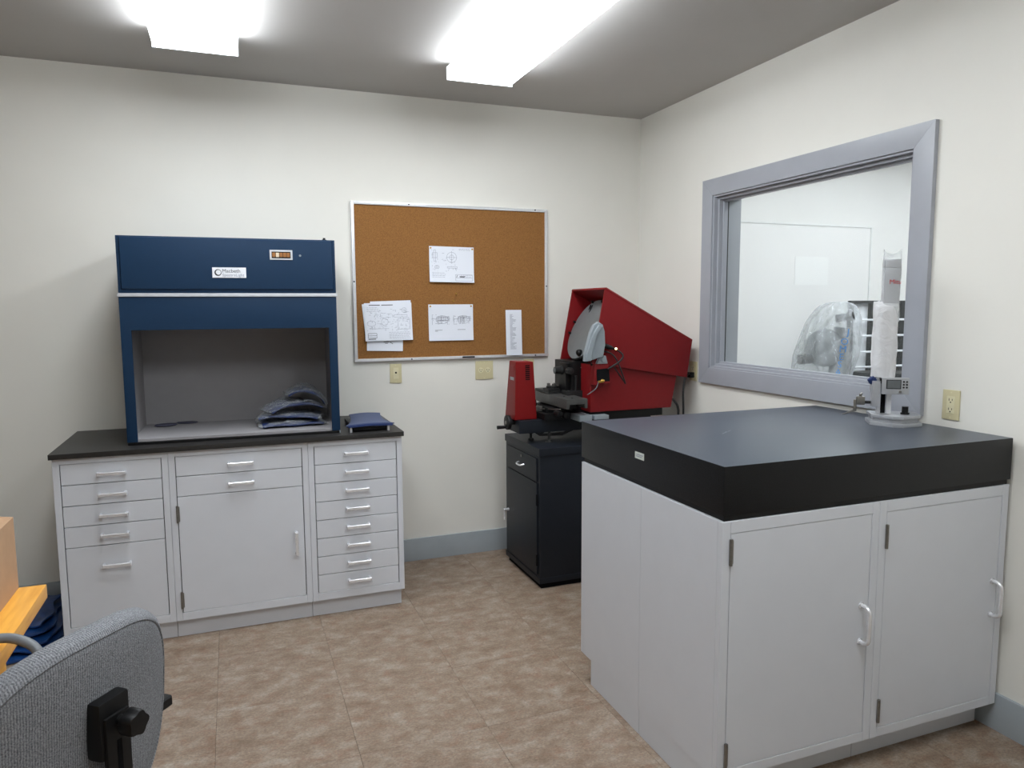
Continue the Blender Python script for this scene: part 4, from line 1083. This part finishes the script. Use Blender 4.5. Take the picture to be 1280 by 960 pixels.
B().hexa([(bxx1-0.05, by1, zt_+0.006), (bxx0+0.03, by1, zt_+0.006), (bxx0+0.03, by1-0.20, zt_+0.055), (bxx1-0.05, by1-0.20, zt_+0.045)],
         [(bxx1-0.05, by1, zt_+0.011), (bxx0+0.03, by1, zt_+0.011), (bxx0+0.03, by1-0.20, zt_+0.060), (bxx1-0.05, by1-0.20, zt_+0.050)]).build('flap', 'cardd', cb)

tag(B().tube([(-3.75, -2.60, 0.7635), (-3.40, -2.43, 0.7635), (-3.20, -2.345, 0.768), (-3.11, -2.315, 0.780), (-3.05, -2.325, 0.768), (-3.015, -2.345, 0.735), (-3.0, -2.37, 0.66), (-3.03, -2.36, 0.30), (-3.05, -2.33, 0.03)], 0.0115, 14).build('hose', 'hose', loc=(-3.1, -2.27, 0.764)),
    'grey rubber hose drooping over the wooden desk edge behind chair', 'hose')

tb_ = thing('blue_sheeting', (-3.50, -0.33, 0), 'crumpled folded blue plastic sheeting on floor left of grey cabinets', 'plastic sheeting')
rnd = random.Random(5)
for k in range(5):
    z_ = 0.004+0.024*k; ph = rnd.uniform(0, 6)
    xa, xb = -3.72+0.012*k, -3.345-0.02*k
    ya, yb_ = -0.66+0.045*k, -0.05-0.012*k
    def f(u, v, z_=z_, ph=ph, xa=xa, xb=xb, ya=ya, yb_=yb_):
        return Vector((xa+(xb-xa)*u+0.012*math.sin(9*v+ph), ya+(yb_-ya)*v+0.014*math.sin(7*u+ph), z_+0.008+0.007*math.sin(11*u+ph+4*v)*math.sin(9*v+ph)))
    B().grid(f, 24, 24, 0.007).build('fold', 'tarp', tb_)

# ------------------------------------------------------------------ office chair, seen from behind
CA = 0.9089
ch = thing('office_chair', (-3.0071, -2.6723, 0), 'grey fabric office chair with black back bar in left foreground', 'chair', rz=CA)
def cl_(b, name, m, p=ch): return b.build(name, m, p, world=False)
BX, BZ0, BZ1, BY = 0.243, 0.5388, 0.9732, -0.20
def back_pt(s, A, yo):
    """ring point of the back: s scale, A angle; local x across, z up, y depth"""
    ca, sa = math.cos(A), math.sin(A)
    e = 0.80
    x = BX*s*math.copysign(abs(ca)**e, ca); zz = s*math.copysign(abs(sa)**e, sa)
    if zz < 0: x *= 1-0.10*zz*zz
    z = (BZ0+BZ1)/2+(BZ1-BZ0)/2*zz
    y = BY+yo+0.0748*(x/BX)**2-0.0342*(zz+1)/2
    return (x, y, z)
NA = 64
rings = []
for s, yo in ((0.02, -0.026), (0.4, -0.027), (0.7, -0.027), (0.86, -0.026), (0.90, -0.0245), (0.913, -0.0225), (0.93, -0.0245), (0.965, -0.019), (0.99, -0.006), (1.0, 0.010), (0.985, 0.020), (0.93, 0.030), (0.7, 0.036), (0.02, 0.038)):
    rings.append([back_pt(s, 2*PI*k/NA, yo) for k in range(NA)])
cl_(B().loft(rings), 'backrest', 'fabric')
R = [back_pt(0.918, 2*PI*k/96, -0.0235) for k in range(97)]
cl_(B().tube(R, 0.0022, 6, 0), 'piping', 'fabric')
n = 40; rings = []
for s, z in ((0.02, 0.425), (0.9, 0.425), (0.99, 0.445), (1.0, 0.465), (0.97, 0.490), (0.85, 0.503), (0.02, 0.508)):
    rings.append([(0.24*s*math.copysign(abs(math.cos(2*PI*k/n))**0.5, math.cos(2*PI*k/n)), 0.03+0.23*s*math.copysign(abs(math.sin(2*PI*k/n))**0.5, math.sin(2*PI*k/n)), z) for k in range(n)])
cl_(B().loft(rings), 'seat', 'fabric')
cl_(B().box(-0.20, 0.20, -0.16, 0.20, 0.408, 0.426, 0.004), 'seat_pan', 'blk')
bar = cl_(B().box(-0.027, 0.027, -0.282, -0.272, 0.40, 0.815, 0.003).box(-0.027, 0.027, -0.280, 0.0, 0.392, 0.404, 0.003), 'back_bar', 'blk')
cl_(B().box(-0.034, 0.034, -0.276, -0.240, 0.735, 0.845, 0.008), 'bar_bracket', 'blk', bar)
cl_(B().box(-0.005, 0.005, -0.2830, -0.2805, 0.70, 0.765), 'slot', 'gap', bar)
kn = Vector((0.004, -0.282, 0.800))
kb = B(); kb.cyl(kn, kn+Vector((0, -0.018, 0)), 0.010, n=14)
t = bmesh.new(); NL = 36; rr = []
for yy, sc_ in ((-0.016, 0.92), (-0.020, 1.0), (-0.040, 1.0), (-0.045, 0.93), (-0.046, 0.05)):
    rr.append([(kn.x+sc_*(0.023+0.0022*math.cos(5*2*PI*k/NL))*math.cos(2*PI*k/NL), kn.y+yy, kn.z+sc_*(0.023+0.0022*math.cos(5*2*PI*k/NL))*math.sin(2*PI*k/NL)) for k in range(NL)])
kb.loft(rr); cl_(kb, 'adjuster_knob', 'blk', bar)
cl_(B().cyl((0, 0.02, 0.10), (0, 0.02, 0.40), 0.025, n=20).cyl((0, 0.02, 0.10), (0, 0.02, 0.24), 0.032, n=20), 'gas_column', 'blk')
cl_(B().tube([(0.15, 0.0, 0.41), (0.24, -0.02, 0.405), (0.29, -0.03, 0.40)], 0.006, 8).ball((0.295, -0.031, 0.40), 0.014), 'lever', 'blk')
bs = B()
for k in range(5):
    a = 2*PI*k/5+0.3
    bs.tube([(0, 0.02, 0.115), (0.15*math.cos(a), 0.02+0.15*math.sin(a), 0.10), (0.28*math.cos(a), 0.02+0.28*math.sin(a), 0.075)], 0.019, 10)
cl_(bs, 'star_base', 'blk')
for k in range(5):
    a = 2*PI*k/5+0.3; cx_, cy_ = 0.28*math.cos(a), 0.02+0.28*math.sin(a)
    t1 = Vector((-math.sin(a), math.cos(a), 0))
    c0 = Vector((cx_, cy_, 0.026))
    cl_(B().cyl(c0-t1*0.022, c0-t1*0.006, 0.026, n=18, bev=0.003).cyl(c0+t1*0.006, c0+t1*0.022, 0.026, n=18, bev=0.003).cyl((cx_, cy_, 0.03), (cx_, cy_, 0.075), 0.008, n=10), 'caster', 'rub')
# far-side arm rest post with pad
cl_(B().tube([(0.20, 0.02, 0.42), (0.265, 0.02, 0.44), (0.262, 0.0, 0.55), (0.242, -0.03, 0.675)], 0.012, 10), 'arm_post', 'blk')
cl_(B().box(0.220, 0.262, -0.165, 0.10, 0.668, 0.694, 0.010, 3), 'arm_pad', 'blk')
cl_(B().tube([(-0.20, 0.02, 0.42), (-0.265, 0.02, 0.44), (-0.275, 0.0, 0.55), (-0.272, -0.03, 0.66)], 0.012, 10), 'arm_post', 'blk')
cl_(B().box(-0.300, -0.245, -0.16, 0.10, 0.655, 0.685, 0.010, 3), 'arm_pad', 'blk')

# ------------------------------------------------------------------ next room: table, covered microscope, rack, whiteboard
nt = thing('work_table', (1.55, -0.50, 0), 'white work table in the next room seen through window', 'table')
B().box(0.75, 2.60, -0.85, -0.02, 0.86, 0.90, 0.003).build('table_top', 'white', nt)
for lx in (0.80, 2.55):
    for ly in (-0.80, -0.08): B().box(lx-0.025, lx+0.025, ly-0.025, ly+0.025, 0, 0.86).build('leg', 'iron', nt)
wb = thing('whiteboard', (1.36, 0, 1.22), 'white marker board on the wall of the next room', 'whiteboard')
B().box(0.70, 2.014, -0.012, -0.001, 0.98, 2.137).build('panel', 'wboard', wb)
for q in ((0.69, 2.024, 2.130, 2.144), (0.69, 2.024, 0.973, 0.987)): B().box(q[0], q[1], -0.018, -0.001, q[2], q[3], 0.002).build('rail', 'wframe', wb)
for q in ((0.69, 0.703), (2.010, 2.024)): B().box(q[0], q[1], -0.018, -0.001, 0.987, 2.130, 0.002).build('rail', 'wframe', wb)
tag(B().box(1.297, 1.607, -0.0145, -0.0125, 1.700, 1.905).build('notice_sheet', 'notice', loc=(1.45, -0.0125, 1.70)), 'blank white sheet taped to the marker board in next room', 'paper')

# microscope under a dust cover: silhouette (offset from axis in m, height)
JR = Vector((0.714, -0.700, 0)); JF = Vector((0.700, 0.714, 0)); JC = Vector((1.235, -0.42, 0))
zt0 = 0.9003
jm = thing('covered_microscope', (JC.x, JC.y, zt0), 'microscope under a clear plastic dust cover behind the window glass', 'microscope')
prof = [(0.0, -0.215, 0.150), (0.10, -0.228, 0.155), (0.20, -0.230, 0.165), (0.31, -0.222, 0.198), (0.447, -0.180, 0.208), (0.53, -0.150, 0.207), (0.58, -0.122, 0.200), (0.62, -0.092, 0.185), (0.645, -0.066, 0.168), (0.662, -0.030, 0.145), (0.672, 0.01, 0.11)]
def lerp_prof(h):
    for i in range(len(prof)-1):
        if prof[i][0] <= h <= prof[i+1][0]:
            t = (h-prof[i][0])/(prof[i+1][0]-prof[i][0]); t = t
            return [prof[i][k]+(prof[i+1][k]-prof[i][k])*t for k in (1, 2)]
    return prof[-1][1:]
rnd = random.Random(9); ph = [rnd.uniform(0, 6.28) for _ in range(10)]
def cover_pt(h, A):
    l_, r_ = lerp_prof(h)
    dep = 0.17*(1-(h/0.672)**3)+0.05
    fold = (0.012*abs(math.sin(2.5*A+9*h+ph[0]))+0.012*abs(math.sin(4*A-15*h+ph[1]))+0.008*math.sin(15*A+26*h+ph[2])-0.010)*min(1, (0.69-h)*6)
    return (l_+r_)/2+(r_-l_)/2*math.cos(A), (dep+fold*2.0)*math.sin(A)
rings = []; n = 96
for j in range(49):
    h = 0.672*(1-(1-j/48)**1.3); r = []
    for k in range(n):
        a, f_ = cover_pt(h, 2*PI*k/n)
        p = JC+JR*a+JF*f_
        r.append((p.x, p.y, zt0+h))
    rings.append(r)
B().loft(rings).build('dust_cover', 'cover', jm)
# instrument inside
def jp(a, f, z): p = JC+JR*a+JF*f; return (p.x, p.y, zt0+z)
ins = B(); ins.cyl(jp(-0.06, 0.0, 0.0), jp(-0.06, 0.0, 0.16), 0.11, 0.10, n=24).cyl(jp(0.06, 0.02, 0.10), jp(0.09, 0.02, 0.50), 0.06, 0.055, n=20).ball(jp(-0.02, 0, 0.36), 0.13, 1, 1, 1.0)
ins.build('instrument_body', 'hose', jm)
B().cyl(jp(0.045, -0.085, 0.560), jp(0.150, -0.060, 0.580), 0.026, n=20).cyl(jp(-0.175, -0.11, 0.285), jp(-0.10, -0.06, 0.29), 0.034, n=20).build('eyepiece', 'blk', jm)
# vertical lettering on the cover, laid on its front
letters = 'JOMESA'
for i, ch_ in enumerate(letters):
    h = 0.462-0.0495*i
    a = 0.108-0.008*i+(0.012 if i == 0 else 0)
    l_, r_ = lerp_prof(h)
    ca = (a-(l_+r_)/2)/((r_-l_)/2)
    f_ = min(cover_pt(h+dh, -math.acos(max(-1, min(1, ca+dc))))[1] for dh in (-0.02, 0, 0.02) for dc in (-0.1, 0, 0.1))-0.010
    base = Matrix((JR, JF, Vector((0, 0, 1)))).transposed().to_4x4()
    base.translation = Vector(jp(a, f_, h+(0.012 if i == 0 else 0)))
    b = B(); b.merge(text_bm(ch_, 0.060, 0.0004), base @ Matrix.Rotation(0.06, 4, 'Y') @ FACE_NY)
    b.build('lettering', 'mblue', jm)

rk = thing('wire_rack', (1.86, -0.25, zt0), 'dark framed rack with white rods in the next room beside microscope', 'rack')
def rb(q, nme, m): return q.build(nme, m, rk)
YR = -0.25
rb(B().box(1.60, 2.13, YR, YR+0.025, 1.560, 1.582, 0.002), 'top_rail', 'iron')
rb(B().box(1.60, 2.13, YR, YR+0.025, zt0, zt0+0.02, 0.002), 'bottom_rail', 'iron')
for xa, xb, m_ in ((1.600, 1.630, 'iron'), (1.795, 1.850, 'iron'), (1.872, 1.918, 'blk'), (2.085, 2.13, 'blk')):
    rb(B().box(xa, xb, YR-0.004, YR+0.03, zt0, 1.580, 0.002), 'upright', m_)
rb(B().box(1.852, 1.870, YR-0.008, YR+0.02, zt0, 1.580, 0.002), 'white_strip', 'white')
rb(B().box(1.630, 1.795, YR+0.030, YR+0.040, zt0, 1.560), 'back_panel', 'white')
for z in (1.443, 1.327, 1.211, 1.10):
    rb(B().cyl((1.625, YR-0.012, z), (2.12, YR-0.012, z), 0.008, n=10), 'rod', 'white')
    rb(B().box(1.838, 1.885, YR-0.022, YR-0.002, z-0.012, z+0.014, 0.002), 'rod_clip', 'white')
tag(B().box(1.50, 1.88, -0.62, -0.33, zt0, 1.085, 0.012, 3).build('dark_case', 'blk', loc=(1.7, -0.47, zt0)), 'black instrument case beside the covered microscope in next room', 'case')
